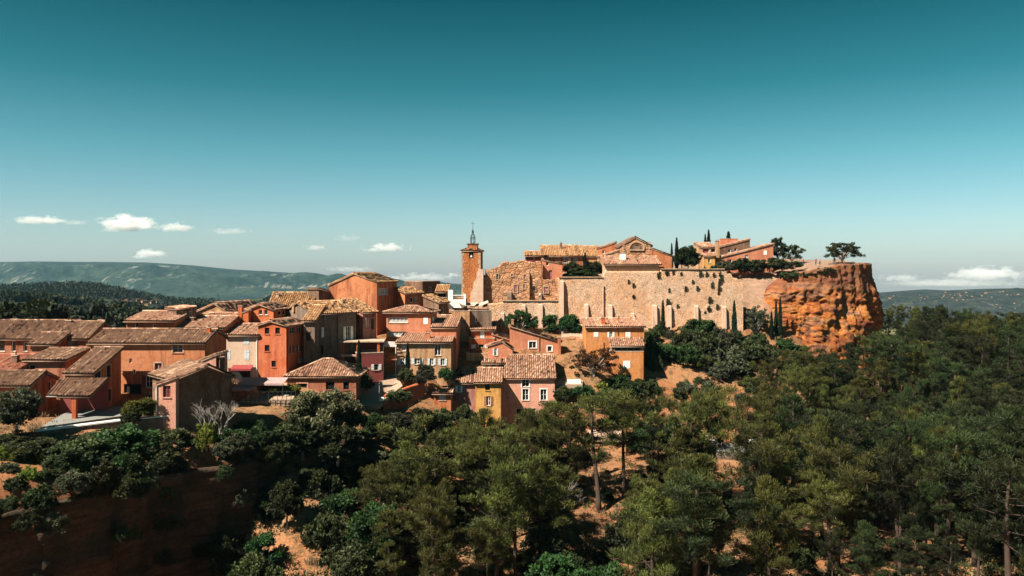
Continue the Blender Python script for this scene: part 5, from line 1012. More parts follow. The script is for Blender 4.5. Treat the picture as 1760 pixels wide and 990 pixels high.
at_px('airy', 1337, 462, 406, 28, 184, 'leaf', 'tall airy tree at the end of the long red crest house'); at_px('airy', 1361, 460, 419, 38, 185, 'leaf', 'spreading airy tree on the crest beside the railing')
at_px('airy', 1448, 458, 415, 62, 179, 'leaf', 'lone broad tree on top of the ochre cliff', i=2)
for x, yb, yt, w, m, l in ((1245, 466, 447, 36, 'olive', 'grey lavender shrub before the yellow crest house'), (1275, 466, 440, 34, 'lush', 'green shrub before the long red crest house'), (1300, 464, 443, 40, 'leaf', 'shrub under the white window of the red crest house'), (1297, 468, 455, 34, 'olive', 'pale shrub at the edge of the bare slope'), (1332, 462, 442, 40, 'leaf', 'dark shrub under the tall airy tree'), (1345, 463, 450, 34, 'olive', 'greyish shrub beside the crest path'), (1365, 460, 448, 26, 'lush', 'green shrub under the spreading airy tree'), (1230, 466, 455, 20, 'lush', 'little shrub at the rampart corner')):
    at_px('bush', x, yb, yt, w, 177, m, l)
for i, (x, yb) in enumerate(((1350, 476), (1366, 475), (1384, 474), (1395, 472), (1410, 470), (1425, 466))):
    at_px('bush', x, yb+3, yb-9, 20, 168.5, 'leaf', 'low dark scrub along the lip of the ochre cliff', 'scrub on the cliff lip')
for x, y in ((1132,473),(1145,469),(1157,468),(1170,471),(1203,470),(1214,471),(1226,472),(1237,471),(1190,484),(1198,495),(1178,496),(1236,484),(1235,495),(1234,504),(1219,515),(1217,531),(1211,537),(1164,526),(1150,499),(1080,484),(1088,490),(1088,510),(1240,478),(1147,519),(1224,490),(1232,527)):
    s = random.uniform(0.4, 0.85); t_, zz = on(ramp, x, y); w_ = ramp['A']+ramp['d']*t_
    plant('tuft', (w_.x, w_.y-0.1, zz+ramp['zb']), 0.9*s*1.2, 0.85*s, 'leaf', 'dark plant tuft rooted in the pale stone rampart', 'tufts on the rampart')
# slope shrubs below the rampart and the cliff
for x, y, w, m in ((1150,650,40,'lush'),(1135,600,30,'lush'),(1120,622,34,'leaf'),(1128,650,46,'lush'),(1210,640,60,'leaf'),(1240,620,50,'olive'),(1262,605,34,'lush'),(1285,625,50,'leaf'),(1255,655,60,'olive'),(1305,605,38,'leaf'),(1320,625,40,'leaf'),(1352,605,44,'lush'),(1372,625,50,'leaf'),(1395,640,60,'leaf'),(1432,612,34,'lush'),(1447,628,30,'leaf'),(1410,600,26,'leaf'),(1480,640,50,'leaf'),(1200,600,30,'olive'),(1225,598,26,'olive'),(1180,655,50,'lush')):
    Yq = 148+(655-y)*0.22; xx = xat(x, Yq); s = w*Yq/F
    plant('bush', (xx, Yq, gz(xx, Yq)-0.2), s*0.75, s, m, '%s bush %s' % ({'lush': 'fresh green', 'leaf': 'dull green', 'olive': 'greyish'}[m], 'beside the bare path below the tall orange house' if x < 1165 else 'below the rampart arch' if x < 1300 else 'at the foot of the ochre cliff'), 'bushes on the rampart slope')
sr = random.Random(3)
for k in range(85):
    px, Yq = sr.uniform(-40, 500), sr.uniform(72, 100); x = xat(px, Yq); z = gz(x, Yq); py = HY-z*F/Yq
    if z < -26 or py < 752 or (px < 150 and 790 < py < 885 and sr.random() < 0.35) or py > 905: continue
    s = sr.uniform(1.3, 3.4) if px > 150 else sr.uniform(0.8, 1.8)
    plant('bush', (x, Yq, z-0.25), s*0.8, s, sr.choice(('leaf', 'lush', 'olive', 'leaf')), 'scrub bush on the bank above the dark ravine cliff', 'scrub above the ravine')
for k in range(46):
    px = sr.uniform(-20, 190); Yq = sr.uniform(73, 83)+max(0, px)*0.03; x = xat(px, Yq); z = gz(x, Yq); py = HY-z*F/Yq
    if z < -23 or not 765 < py < 900: continue
    s = sr.uniform(0.7, 2.0); m = sr.choice(('leaf', 'olive', 'leaf', 'vine')); plant('bush', (x, Yq, z-0.2), s*0.7, s, m, '%s scrub on the sunlit orange bank beside the ravine' % {'leaf': 'dull green', 'olive': 'greyish', 'vine': 'yellowish'}[m], 'scrub on the sunlit bank')
for k in range(64):   # hanging over the lip and down the face
    t_ = sr.random(); i = min(5, int(t_*6)); (ax, ay), (bx, by) = CL[i+1], CL[i+2]; f_ = sr.random(); x, y = ax+(bx-ax)*f_, ay+(by-ay)*f_; zt = gz(x-5.5, y+2.2); dz = sr.random()**2.2*13
    if y < 60: continue
    s = sr.uniform(1.2, 2.8); plant('bush', (x+(0.6 if dz < 1.2 else 1.7), y-(0.3 if dz < 1.2 else 0.9), zt-dz-0.5), s*0.9, s*1.15, (mm := sr.choice(('leaf', 'lush', 'leaf', 'olive'))), '%s bush %s' % ({'leaf': 'dull green', 'lush': 'fresh green', 'olive': 'greyish'}[mm], 'hanging over the lip of the dark ravine cliff' if dz < 1.2 else 'clinging to the face of the dark ravine cliff'), 'bushes on the ravine cliff')
for k in range(95):
    px, Yq = sr.uniform(1112, 1500), sr.uniform(140, 161); x = xat(px, Yq); z = gz(x, Yq); py = HY-z*F/Yq
    if clear_at(px, py) or z > -11.5: continue
    s = sr.uniform(1.5, 3.6); m = sr.choice(('leaf', 'leaf', 'olive', 'pine')); plant('bush', (x, Yq, z-0.25), s*0.8, s, m, '%s shrub on the slope between rampart, ochre cliff and pine wood' % {'leaf': 'dull green', 'olive': 'greyish', 'pine': 'olive yellow'}[m], 'shrubs on the rampart slope')
# ravine edge greenery
for x, yb, yt, w, Yq, m in ((150,830,748,110,82,'leaf'),(215,830,730,120,86,'lush'),(270,820,752,110,86,'leaf'),(330,812,745,90,88,'leaf'),(180,800,740,80,86,'lush'),(300,790,735,70,90,'leaf'),(395,790,730,80,93,'lush'),(60,800,752,90,82,'leaf'),(20,790,742,80,84,'leaf'),(430,800,760,80,96,'leaf'),(490,800,715,90,100,'leaf'),(520,745,700,70,106,'olive'),(660,760,715,70,115,'leaf'),(690,745,700,70,118,'olive'),(725,735,695,60,119,'leaf'),(640,745,705,60,114,'lush'),(760,735,697,60,121,'leaf'),(800,745,690,56,124,'leaf'),(600,830,770,70,104,'leaf'),(660,830,770,90,106,'olive'),(700,800,760,70,110,'leaf'),(620,790,735,60,110,'leaf')):
    xx = xat(x, Yq); h = (yb-yt)*Yq/F; zt = zat(yt, Yq); g = gz(xx, Yq); h = max(min(zt-g, 6.5), h*0.5)
    if zt-g > 8.5: continue
    plant('broad' if h > 3.2 else 'bush', (xx, Yq, zt-h-0.1), h, w*Yq/F, m, '%s %s crowding the bank %s' % ({'lush': 'fresh green', 'leaf': 'dull green', 'olive': 'greyish'}[m], 'tree' if h > 3.2 else 'bush', 'below the lane retaining wall' if x < 345 else 'below the café terrace' if x < 540 else 'between street and pine wood'), 'growth along the banks below the houses')
for x, yb, yt, w, Yq, k, m in ((470,905,840,80,92,'broad','lush'),(540,900,795,100,96,'broad','leaf'),(590,930,830,110,93,'broad','lush'),(450,985,905,70,85,'broad','lush'),(560,990,870,110,88,'broad','leaf'),(640,960,840,110,93,'pine','pine'),(620,1020,905,120,84,'broad','leaf'),(690,1010,880,110,86,'pine','pinedark'),(745,960,742,150,98,'stonepine','pine'),(815,940,745,120,101,'pine','pine'),(690,900,790,90,100,'broad','leaf'),(520,850,782,70,100,'broad','lush'),(840,880,700,80,112,'pine','pine'),(905,890,702,80,113,'pine','pine'),(960,850,690,90,118,'pine','pine'),(420,1000,930,90,82,'broad','lush'),(700,850,770,80,106,'broad','olive'),(770,850,735,80,112,'pine','pine')):
    g = P(x, yb, Yq); plant(k, (g.x, g.y, min(g.z, gz(g.x, Yq))-0.3), (yb-yt)*Yq/F+max(0, g.z-gz(g.x, Yq)), w*Yq/F, m, '%s %s in the thicket between ravine cliff and yellow house' % ({'lush': 'fresh green', 'leaf': 'dull green', 'olive': 'greyish', 'pine': 'olive', 'pinedark': 'dark'}[m], {'broad': 'leafy tree', 'pine': 'full pine', 'stonepine': 'open pine'}[k]), 'thicket beside the ravine')
# ---------------------------------------------------------------- pines with visible trunks on the open slope
for px, yb, yt, w, Yq, ln, l in ((1030,880,682,92,104,-0.16,'leaning pine with long bare trunk above the red earth path'),(1072,852,690,74,108,0.02,'straight pine with long bare trunk beside the leaning pine'),(1200,935,700,92,101,-0.24,'strongly leaning pine with bare trunk on red earth'),(1212,915,676,80,104,-0.10,'tall bare-trunked pine crossing the strongly leaning pine'),(1285,880,690,66,110,-0.02,'slender pine at the edge of the bare bank below the kiosk')):
    g = P(px, yb, Yq); plant('stonepine', (g.x, g.y, g.z-0.4), (yb-yt)*Yq/F, w*Yq/F*1.25, 'pine', l, lean=(0, ln))
LIM = np.array([(380,860),(440,830),(500,800),(540,830),(600,800),(650,780),(690,750),(740,735),(790,720),(850,705),(870,735),(905,708),(950,700),(965,690),(1010,690),(1060,675),(1100,660),(1150,660),(1180,668),(1230,655),(1290,650),(1340,600),(1400,606),(1440,596),(1480,575),(1503,560),(1516,530),(1560,520),(1640,530),(1700,540),(1760,535),(1900,530)], float)
placed = [(xat(p, Y_), Y_) for p, Y_ in ((470,92),(540,96),(590,93),(450,85),(560,88),(640,93),(620,84),(690,86),(745,98),(815,101),(690,100),(840,112),(905,113),(960,118),(770,112),(1030,104),(1072,108),(1200,101),(1212,104),(1285,110))]
rr = random.Random(21); npine = 0
cand = [(rr.uniform(380, 1830), 80+rr.random()**0.8*128) for _ in range(12000)]
cx_, cy_ = np.array([xat(p, Y_) for p, Y_ in cand]), np.array([Y_ for _, Y_ in cand]); cz_ = ground(cx_, cy_)
for (px, Yq), x, z in zip(cand, cx_, cz_):
    if npine >= 330: break
    if px < 1500 and Yq > 128 and not (px > 1300 and Yq < 160): continue
    if px < 1000 and Yq > 120: continue
    if bool(inside(np.array([x]), np.array([Yq]), PL)[0]) or (x < 88 and Yq > 163): continue
    sp = rr.choice((1.9, 2.3, 3.0))+0.005*Yq
    if any((x-a)**2+(Yq-b)**2 < sp*sp for a, b in placed): continue
    py = HY-z*F/Yq
    if py > 1180: continue
    if px < 560 and py < 830: continue
    lim = float(np.interp(px, LIM[:, 0], LIM[:, 1])); ztop = zat(lim, Yq); h = min(rr.uniform(6.5, 16.5), ztop-z-rr.random()**2*4.5)
    if h < 3.5: continue
    if px < 620 or (rr.random() < 0.14 and px < 1300): k, m = 'broad', rr.choice(('leaf', 'lush', 'leaf')); h = min(h, rr.uniform(4.5, 8))
    else: k, m = ('pine' if rr.random() < 0.7 else 'stonepine'), ('pine' if rr.random() < np.interp(px, [700, 1250, 1500], [0.9, 0.6, 0.2]) else 'pinedark')
    hits = sum(clear_at(px+dx, py-h*F/Yq*fz) for dx in (-14, 0, 14) for fz in (0.02, 0.4, 0.65, 0.9))
    if hits > 1 and rr.random() < 0.93: continue
    w = h*rr.choice((0.30, 0.38, 0.46, 0.56))*rr.uniform(0.9, 1.1) if k != 'broad' else h*rr.uniform(0.8, 1.05)
    where = ('in the thicket between ravine and yellow house' if px < 780 else 'below the pink house' if px < 980 else 'on the red earth slope below the tall orange house' if px < 1190 else
             'around the bare bank below the kiosk' if px < 1310 and Yq < 128 else 'under the rampart slope' if px < 1310 else 'at the foot of the ochre cliff' if px < 1530 and Yq > 135 else 'below the car road' if Yq < 128 else 'beside the car road' if Yq < 150 else 'on the rise beyond the ochre cliff')
    size = 'tall' if h > 11.5 else 'middling' if h > 8 else 'small'; hue = {'pine': 'olive', 'pinedark': 'dark', 'leaf': 'dull green', 'lush': 'fresh green'}[m]; form = {'broad': 'leafy tree', 'pine': 'full-crowned pine', 'stonepine': 'open-crowned pine'}[k]
    lab = '%s %s %s %s' % (size, hue, form, where)
    plant(k, (x, Yq, z-0.3), h, w, m, lab, form+'s '+where, lean=(rr.uniform(-0.06, 0.06), rr.uniform(-0.12, 0.07)))
    placed.append((x, Yq)); npine += 1
print('wood trees', npine)
for px, yb, h, Yq, l in ((1150, 900, 9, 102, 'leafless dead tree among pines on the red earth'), (960, 930, 8, 99, 'leafless dead tree below the pink house pines'), (1440, 930, 8, 103, 'leafless dead tree in the dark wood below the car road')):
    x = xat(px, Yq); plant('bare', (x, Yq, gz(x, Yq)-0.2), h, 4, None, l)
# undergrowth between the trunks
cand = [(rr.uniform(400, 1800), rr.uniform(84, 150)) for _ in range(900)]; n = 0; us = []
for px, Yq in cand:
    x = xat(px, Yq); 
    if n >= 64: break
    if px < 1300 and Yq > 124: continue
    if any((x-a)**2+(Yq-b)**2 < 6 for a, b in us): continue
    z = gz(x, Yq); py = HY-z*F/Yq
    if (clear_at(px, py) and rr.random() < 0.85) or py > 1060 or (px < 560 and py < 830): continue
    if (zat(float(np.interp(px, LIM[:, 0], LIM[:, 1]))+15, Yq)-z) < 1.5: continue
    s = rr.uniform(1.4, 3.2); m = rr.choice(('leaf', 'lush', 'olive', 'leaf')); wh = 'beside the ravine' if px < 780 else 'below the pink house' if px < 980 else 'below the tall orange house' if px < 1190 else 'near the kiosk bank' if px < 1330 else 'by the car road'; plant('bush', (x, Yq, z-0.2), s*0.75, s, m, '%s shrub on the red earth under the pines %s' % ({'leaf': 'dull green', 'lush': 'fresh green', 'olive': 'greyish'}[m], wh), 'shrubs under the pines '+wh); us.append((x, Yq)); n += 1
# ---------------------------------------------------------------- far woods: one mass nobody could count
r = np.random.default_rng(5); cen, tone, spr = [], [], []
for _ in range(3400):
    Yq = 150+r.random()**1.3*420; px = r.uniform(-80, 640); x = xat(px, Yq)
    if Yq < 185 and px > 200: continue
    if Yq < 165 and px > 100: continue
    cen.append((x, Yq, 0)); 
cen = np.array(cen); gzv = ground(cen[:, 0], cen[:, 1])
big, tn, sp = [], [], []
for (x, y, _), g in zip(cen, gzv):
    h = r.uniform(5, 9.5); ztop = g+h
    lim = np.interp(HX+x/y*F, [0, 60, 130, 220, 330, 420, 500, 560, 640], [511, 512, 517, 528, 535, 533, 520, 512, 510])
    ztop = min(ztop, zat(lim, y)); t0 = r.uniform(0.05, 0.6)
    for k in range(7): big.append((x+r.normal()*1.3, y+r.normal()*1.3, ztop-abs(r.normal())*1.9-0.3)); tn.append(np.clip(t0+r.normal()*0.1-(0.04*k), 0, 1)); sp.append(r.uniform(0.9, 1.6))
V, Q, T = blades(np.array(big), np.array(tn), 16, np.array(sp), 0.95, 0.55, 0.4, r, 0.8)
tag(obj('far_woods', np_mesh('far_woods', V, Q, attr=T), None, [M['pinedark']]), 'dark unbroken woods stretching behind the west quarter of the village', 'woods', kind='stuff')
# ground cover under the wood
q = []
while len(q) < 5200: Yq = r.uniform(80, 190); q.append((xat(r.uniform(400, 1800), Yq), Yq))
q = np.array(q); qz = ground(q[:, 0], q[:, 1]); keep = []; tn = []
for (x, y), z in zip(q, qz):
    px, py = HX+x/y*F, HY-z/y*F
    if z > -19.5 or py > 1080 or (px < 1150 and y > 126) or (px < 560 and py < 840): continue
    if clear_at(px, py) and r.random() < 0.8: continue
    keep.append((x, y, z+0.25)); tn.append(r.random()*0.8)
V, Q, T = blades(np.array(keep), np.array(tn), 46, 0.95, 0.22, 0.13, 0.6, r, 0.45)
tag(obj('undergrowth', np_mesh('undergrowth', V, Q, attr=T), None, [M['leaf']]), 'low leafy undergrowth covering the earth beneath the pines', 'undergrowth', kind='stuff')
# dry grass on the banks
g = []; gt = []
while len(g) < 5200:
    px, py, Yq = r.uniform(-20, 1500), 0, r.uniform(74, 165); x = xat(px, Yq); g.append((x, Yq)); 
g = np.array(g); gzz = ground(g[:, 0], g[:, 1]); ok = gzz < -6.5; keep = np.stack([g[:, 0], g[:, 1], gzz+0.1], -1)[ok]
nn = np.array([noise.noise(Vector((a*0.16, b*0.16, 7.7))) for a, b, _ in keep]); keep = keep[nn > 0.02]
V, Q, T = blades(keep, r.random(len(keep)), 22, 0.7, 0.42, 0.06, 2.0, r, 0.25)
tag(obj('dry_grass', np_mesh('dry_grass', V, Q, attr=T), None, [M['dry']]), 'dry straw coloured grass on the banks', 'grass', kind='stuff')
# ---------------------------------------------------------------- lane, street, café
def sheet(name, pts, mat, up=0.06, th=None):
    mb = MB(); c = [(P(*q).x, q[2], P(*q).z+up) for q in pts]; mb.poly(c); mb.poly([(x, y, z-0.8) for x, y, z in reversed(c)])
    n = len(c)
    for i in range(n): a, b = c[i], c[(i+1) % n]; mb.quad((a[0], a[1], a[2]-0.8), (b[0], b[1], b[2]-0.8), b, a)
    return tag(mb.build(name, M[mat]), kind='structure')
sheet('lane', [(70, 742, 88.2), (212, 722, 93.2), (262, 712, 97), (218, 706, 97.5), (165, 705, 97.5), (110, 718, 94)], 'road', 0.5)
sheet('street', [(600, 700, 119), (650, 700, 119), (692, 668, 124.5), (684, 654, 129), (662, 656, 129), (640, 664, 125), (622, 680, 121.5)], 'paving', 0.45)
sheet('courtyard', [(965, 582, 150.5), (1006, 582, 150.5), (1006, 560, 157.5), (965, 560, 157.5)], 'paving', 0.3)
sheet('terrace', [(398, 695, 109.5), (506, 692, 110.5), (505, 662, 118.5), (398, 662, 118.5)], 'paving', 0.35)
sheet('car_road', [(1150, 775, 129), (1300, 782, 129), (1540, 800, 130), (1790, 792, 132), (1790, 770, 138), (1540, 776, 136), (1300, 757, 135), (1150, 752, 135)], 'road', 0.35)
sheet('forecourt', [(1010, 755, 128), (1070, 755, 128), (1070, 730, 134), (1010, 730, 134)], 'paving', 0.4)
st = empty('stone_steps', tuple(P(662, 657, 128.5))); tag(st, 'flight of grey stone steps between restaurant and ochre house', 'steps')
for i in range(6): mb = MB(); mb.box(0, 1.8, i*0.36, i*0.36+0.36, -0.9, 0.17*(i+1)); mb.build('step', M['greyp'], st)
aw = empty('pergola', tuple(P(658, 602, 130))); tag(aw, 'white slatted pergola between restaurant and weathered ochre house', 'pergola')
for i in range(9): mb = MB(); mb.box(0, 2.1, i*0.26, i*0.26+0.13, 0.55+i*0.075, 0.6+i*0.075); mb.build('slat', M['white'], aw)
for x in (0.0, 2.02): mb = MB(); mb.add([(x+dx, y, 0.46+y*0.29+dz) for dx in (0, .08) for y in (0, 2.3) for dz in (0, .08)], [(0, 1, 3, 2), (4, 5, 7, 6), (0, 1, 5, 4), (2, 3, 7, 6), (0, 2, 6, 4), (1, 3, 7, 5)]); mb.build('beam', M['white'], aw)
for x in (0.02, 2.0): mb = MB(); mb.box(x, x+0.09, 0.02, 0.11, -5.0, 0.5); mb.build('post', M['white'], aw)
def canopy(px, py, Yq, w, d, drop, mat, label, posts=-2.0):
    r_ = empty('awning', tuple(P(px, py, Yq))); tag(r_, label, 'awning'); mb = MB(); mb.add([(0, 0, 0), (w, 0, 0), (w, d, drop), (0, d, drop), (0, 0, -0.06), (w, 0, -0.06), (w, d, drop-0.06), (0, d, drop-0.06)], [(0, 1, 2, 3), (7, 6, 5, 4), (0, 1, 5, 4), (1, 2, 6, 5), (2, 3, 7, 6), (3, 0, 4, 7)]); mb.build('cloth', M[mat], r_)
    mb = MB(); mb.box(0, w, -0.02, 0.0, -0.28, -0.02); mb.build('valance', M[mat], r_)
    for x in (0.05, w-0.12):
        mb = MB(); mb.box(x, x+0.07, 0.05, 0.12, posts, -0.062); mb.build('post', M['iron'], r_)
canopy(409, 659, 111.5, 6.2, 2.6, 0.5, 'awn', 'long mauve awning over the café terrace', -2.6); canopy(399.5, 668, 110.3, 2.7, 1.8, 0.35, 'awn', 'short mauve awning over the café terrace', -2.2)
canopy(396, 634, 118.6, 3.0, 1.2, 0.45, 'redawn', 'wine red awning over the cream house shopfront', -1.9)
rl = empty('terrace_railing', tuple(P(399, 691, 109.6)), math.radians(4)); tag(rl, 'dark metal railing along the café terrace', 'railing')
mb = MB(); mb.box(0, 8.4, -0.03, 0.03, 1.28, 1.34); mb.build('handrail', M['iron'], rl); mb = MB(); mb.box(0, 8.4, -0.02, 0.02, 0.12, 0.17); mb.build('bottom_rail', M['iron'], rl)
for i in range(15): mb = MB(); mb.box(i*0.6-0.03, i*0.6+0.03, -0.028, 0.028, -0.5, 1.5 if i % 3 == 0 else 1.278); mb.build('post', M['iron'], rl)
for i, (px, py) in enumerate(((412, 684), (428, 681), (446, 682), (463, 680), (478, 682), (494, 680))):
    b = P(px, py, 112.5); t = empty('café_table' if False else 'cafe_table', (b.x, b.y, gz(b.x, b.y)+0.35)); tag(t, 'small pale café table behind the terrace railing', 'table', 'café tables')
    b.z = zat(py+8, 112.5); t.location = b; mb = MB(); mb.tube([(0, 0, 0.72), (0, 0, 0.76)], [0.42, 0.42], 12); mb.build('table_top', M['white'], t); mb = MB(); mb.tube([(0, 0, 0), (0, 0, 0.72)], [0.05, 0.04], 6); mb.build('pedestal', M['iron'], t); mb = MB(); mb.tube([(0, 0, -0.02), (0, 0, 0.03)], [0.25, 0.22], 10); mb.build('base', M['iron'], t)
sg = empty('street_lamp', tuple(P(652, 692, 120))); tag(sg, 'thin lamp post with small dark head beside the pale street', 'street lamp')
mb = MB(); mb.tube([(0, 0, -0.4), (0, 0, 2.6)], [0.05, 0.04], 7); mb.build('post', M['greyp'], sg); mb = MB(); mb.tube([(0, 0, 2.6), (0.05, 0, 2.72), (0.08, 0, 3.0)], [0.1, 0.2, 0.12], 8); mb.build('lamp_head', M['iron'], sg)
sn = empty('notice_board', tuple(P(656, 693, 119.5))); tag(sn, 'small white notice board at the street bend', 'notice board'); mb = MB(); mb.box(-0.35, 0.35, 0, 0.05, 0.3, 0.9); mb.build('panel', M['white'], sn)
for x in (-0.3, 0.26): mb = MB(); mb.box(x, x+0.05, 0.052, 0.1, -0.4, 0.85); mb.build('post', M['iron'], sn)
mb = MB(); mb.box(-0.25, 0.25, -0.012, -0.003, 0.55, 0.8); mb.build('poster', M['blue'], sn)
# shade sails above the grey house
def sail(pts, label):
    r_ = empty('shade_sail', tuple(P(*pts[0]))); tag(r_, label, 'shade sail', None); o = r_.location; c = [P(*q)-o for q in pts]; n = 8; V = []
    for i in range(n):
        for j in range(n):
            u, v = i/(n-1), j/(n-1); p = c[0]*(1-u)*(1-v)+c[1]*u*(1-v)+c[2]*u*v+c[3]*(1-u)*v; V.append(tuple(p+Vector((0, 0, -0.9*math.sin(math.pi*u)*0.5*(1+math.sin(math.pi*v))*0.5))))
    obj('cloth', np_mesh('cloth', V, grid_faces(n, n), smooth=True), r_, [M['cloth']])
    for q in (c[1], c[2]): mb = MB(); mb.tube([tuple(q), tuple(q-Vector((0, 0, 3.2)))], [0.04, 0.05], 5); mb.build('pole', M['iron'], r_)
sail([(784, 520, 150), (815, 526, 149.5), (822, 519, 155), (794, 517, 155)], 'beige shade sail stretched above the grey terrace house'); sail([(806, 528, 149.8), (840, 520, 150.5), (838, 516, 156), (812, 521, 155.5)], 'second beige shade sail reaching towards the stone terrace wall')
# pool terrace and garden pavilion
sheet('pool_deck', [(955, 664, 134.8), (1001, 664, 134.8), (1003, 654, 138.5), (958, 654, 138.5)], 'paving', 0.3)
pool = empty('plunge_pool', tuple(P(976, 661, 135.4)+Vector((0, 0, 0.34)))); tag(pool, 'small rectangular pool with pale rim beside the pink house', 'pool')
for q in ((0, 2.2, 0, 0.25), (0, 2.2, 1.75, 2.0), (0, 0.25, 0.252, 1.748), (1.95, 2.2, 0.252, 1.748)): mb = MB(); mb.box(*q, -0.3, 0.28); mb.build('rim', M['white'], pool)
mb = MB(); mb.box(0.252, 1.948, 0.252, 1.748, -0.3, 0.12); mb.build('water', M['olivewater'] if 'olivewater' in M else M['greyp'], pool)
pv = empty('garden_pavilion', tuple(P(1010, 727, 129))); tag(pv, 'little open pavilion with pale tiled roof among the pines', 'pavilion'); acc = new_acc(); tile_plane(acc, (0, 0, 1.9), (1, 0.15, 0), (0, 2, 0.8), 3.2, 2.2); acc_build(acc, 'roof', [M['tilewarm'], M['mortar']], pv)
for x, y in ((0.15, 0.2), (2.9, 0.5), (0.15, 1.8), (2.9, 2.1)): mb = MB(); mb.box(x, x+0.14, y, y+0.14, -0.8, 1.95+(0.7 if y > 1 else 0.02)); mb.build('post', M['wood'], pv)
kk = House('kiosk', 'low kiosk with pale grey roof and white flue at the parking road', 1206, 1243, 131, 765, 778, wall='grey', roof='flat', D=3.5, cat='kiosk'); kk.rooftype = 'flat'; kk.make()
mb = MB(); w, d, h = kk.W, kk.D, kk.H; mb.add([(-.4, -.4, h+.1), (w+.4, -.4, h+.1), (w+.4, d+.4, h+.1), (-.4, d+.4, h+.1), (w*.3, d/2, h+.85), (w*.7, d/2, h+.85)], [(0, 1, 5, 4), (1, 2, 5), (2, 3, 4, 5), (3, 0, 4), (3, 2, 1, 0)]); rf = mb.build('roof', M['paleroof'], kk.root)
mb = MB(); mb.box(w*.3, w*.3+.35, d/2-.5, d/2-.15, h+.3, h+1.5); mb.build('flue', M['white'], rf)
stonewall('bank_wall', 'dark low wall holding the parking road above the bare bank', [(1195, 778), (1300, 786)], 790, 127.8, 'grey', 0.4, amp=0.02)
rb = stonewall('red_bank', 'red ochre earth wall behind the kiosk', [(1195, 732), (1275, 735)], 770, 136, 'red', 1.0, amp=0.2)
# cars on the road
def car(px, py, Yq, col, label, rz=0.05):
    b = P(px, py, Yq); c = empty('parked_car', (b.x, b.y, b.z), rz); tag(c, label, 'car'); mb = MB()
    pr = [(-2.05, .35), (-2.1, .72), (-1.95, .95), (-1.25, 1.02), (-.75, 1.45), (.75, 1.47), (1.45, 1.0), (1.95, .9), (2.1, .65), (2.05, .35)]
    rings = [[(x, y, z) for x, z in pr] for y in (-.82, .82)]; tap = [(x, (-.64 if z > 1.1 else -.82), z) for x, z in pr]; tap2 = [(x, (.64 if z > 1.1 else .82), z) for x, z in pr]; n = len(pr)
    mb.add(tap+tap2, [tuple(range(n)), tuple(range(2*n-1, n-1, -1))]+[(i, (i+1) % n, n+(i+1) % n, n+i) for i in range(n)]); bd = mb.build('body', M[col], c)
    for y0, sgn in ((-.76, -1), (.76, 1)): mb = MB(); mb.quad((-1.05, y0*1.0+0.02*sgn, 1.07), (1.15, y0+0.02*sgn, 1.07), (.68, .66*sgn+0.012*sgn, 1.40), (-.68, .66*sgn+0.012*sgn, 1.40)); mb.build('side_window', M['glass'], c)
    mb = MB(); mb.quad((1.40, -.68, 1.05), (1.40, .68, 1.05), (.82, .6, 1.44), (.82, -.6, 1.44)); mb.build('windscreen', M['glass'], c)
    for x in (-1.3, 1.3):
        for y in (-.8, .8): mb = MB(); mb.tube([(x, y-.1, .32), (x, y+.1, .32)], [.32, .32], 14); w_ = mb.build('wheel', M['dark'], c); mb = MB(); mb.tube([(x, y-.11, .32), (x, y+.11, .32)], [.18, .18], 10); mb.build('rim', M['metal'], w_)
    for y in (-.6, .6): mb = MB(); mb.box(2.03, 2.1, y-.16, y+.16, .62, .76); mb.build('headlight', M['white'], c)
car(1302, 768, 132.5, 'white', 'white car parked beside the kiosk below the pines'); car(1345, 773, 132.8, 'metal', 'silver car parked on the road between pine trunks'); car(1432, 786, 133, 'blue', 'pale blue car parked further along the pine road')
# railing and visitors on the crest
cr_ = empty('crest_railing', tuple(P(1384, 456, 179))); tag(cr_, 'thin pale green railing on the crest of the ochre cliff', 'railing'); L = xat(1437, 179)-xat(1384, 179)
for z in (1.05, 0.6): mb = MB(); mb.box(0, L, -0.015, 0.015, z+0.15, z+0.18); mb.build('rail', M['greyp'], cr_)
for i in range(8): mb = MB(); mb.box(i*L/7-0.02, i*L/7+0.02, -0.02, 0.02, -0.6, 1.25); mb.build('post', M['greyp'], cr_)
M['skin'] = plain('skin', (0.45, 0.26, 0.18)); M['tee_white'] = plain('white cotton', (0.7, 0.68, 0.65)); M['tee_dark'] = plain('dark cotton', (0.04, 0.045, 0.05)); M['tee_red'] = plain('faded red cotton', (0.35, 0.10, 0.08)); M['denim'] = plain('denim', (0.06, 0.08, 0.12)); M['hair'] = plain('dark hair', (0.03, 0.02, 0.015))
def skin_mesh(name, joints, edges, parent, mat):
    me = bpy.data.meshes.new(name); me.from_pydata([j[:3] for j in joints], edges, []); o = obj(name, me, parent, [mat])
    me.skin_vertices.new() if False else None
    o.modifiers.new('skin', 'SKIN'); o.modifiers.new('smooth', 'SUBSURF').levels = 1; o.modifiers['smooth'].render_levels = 1
    if not me.skin_vertices: return o
    for v, j in zip(me.skin_vertices[0].data, joints): v.radius = (j[3], j[3])
    me.skin_vertices[0].data[0].use_root = True
    return o
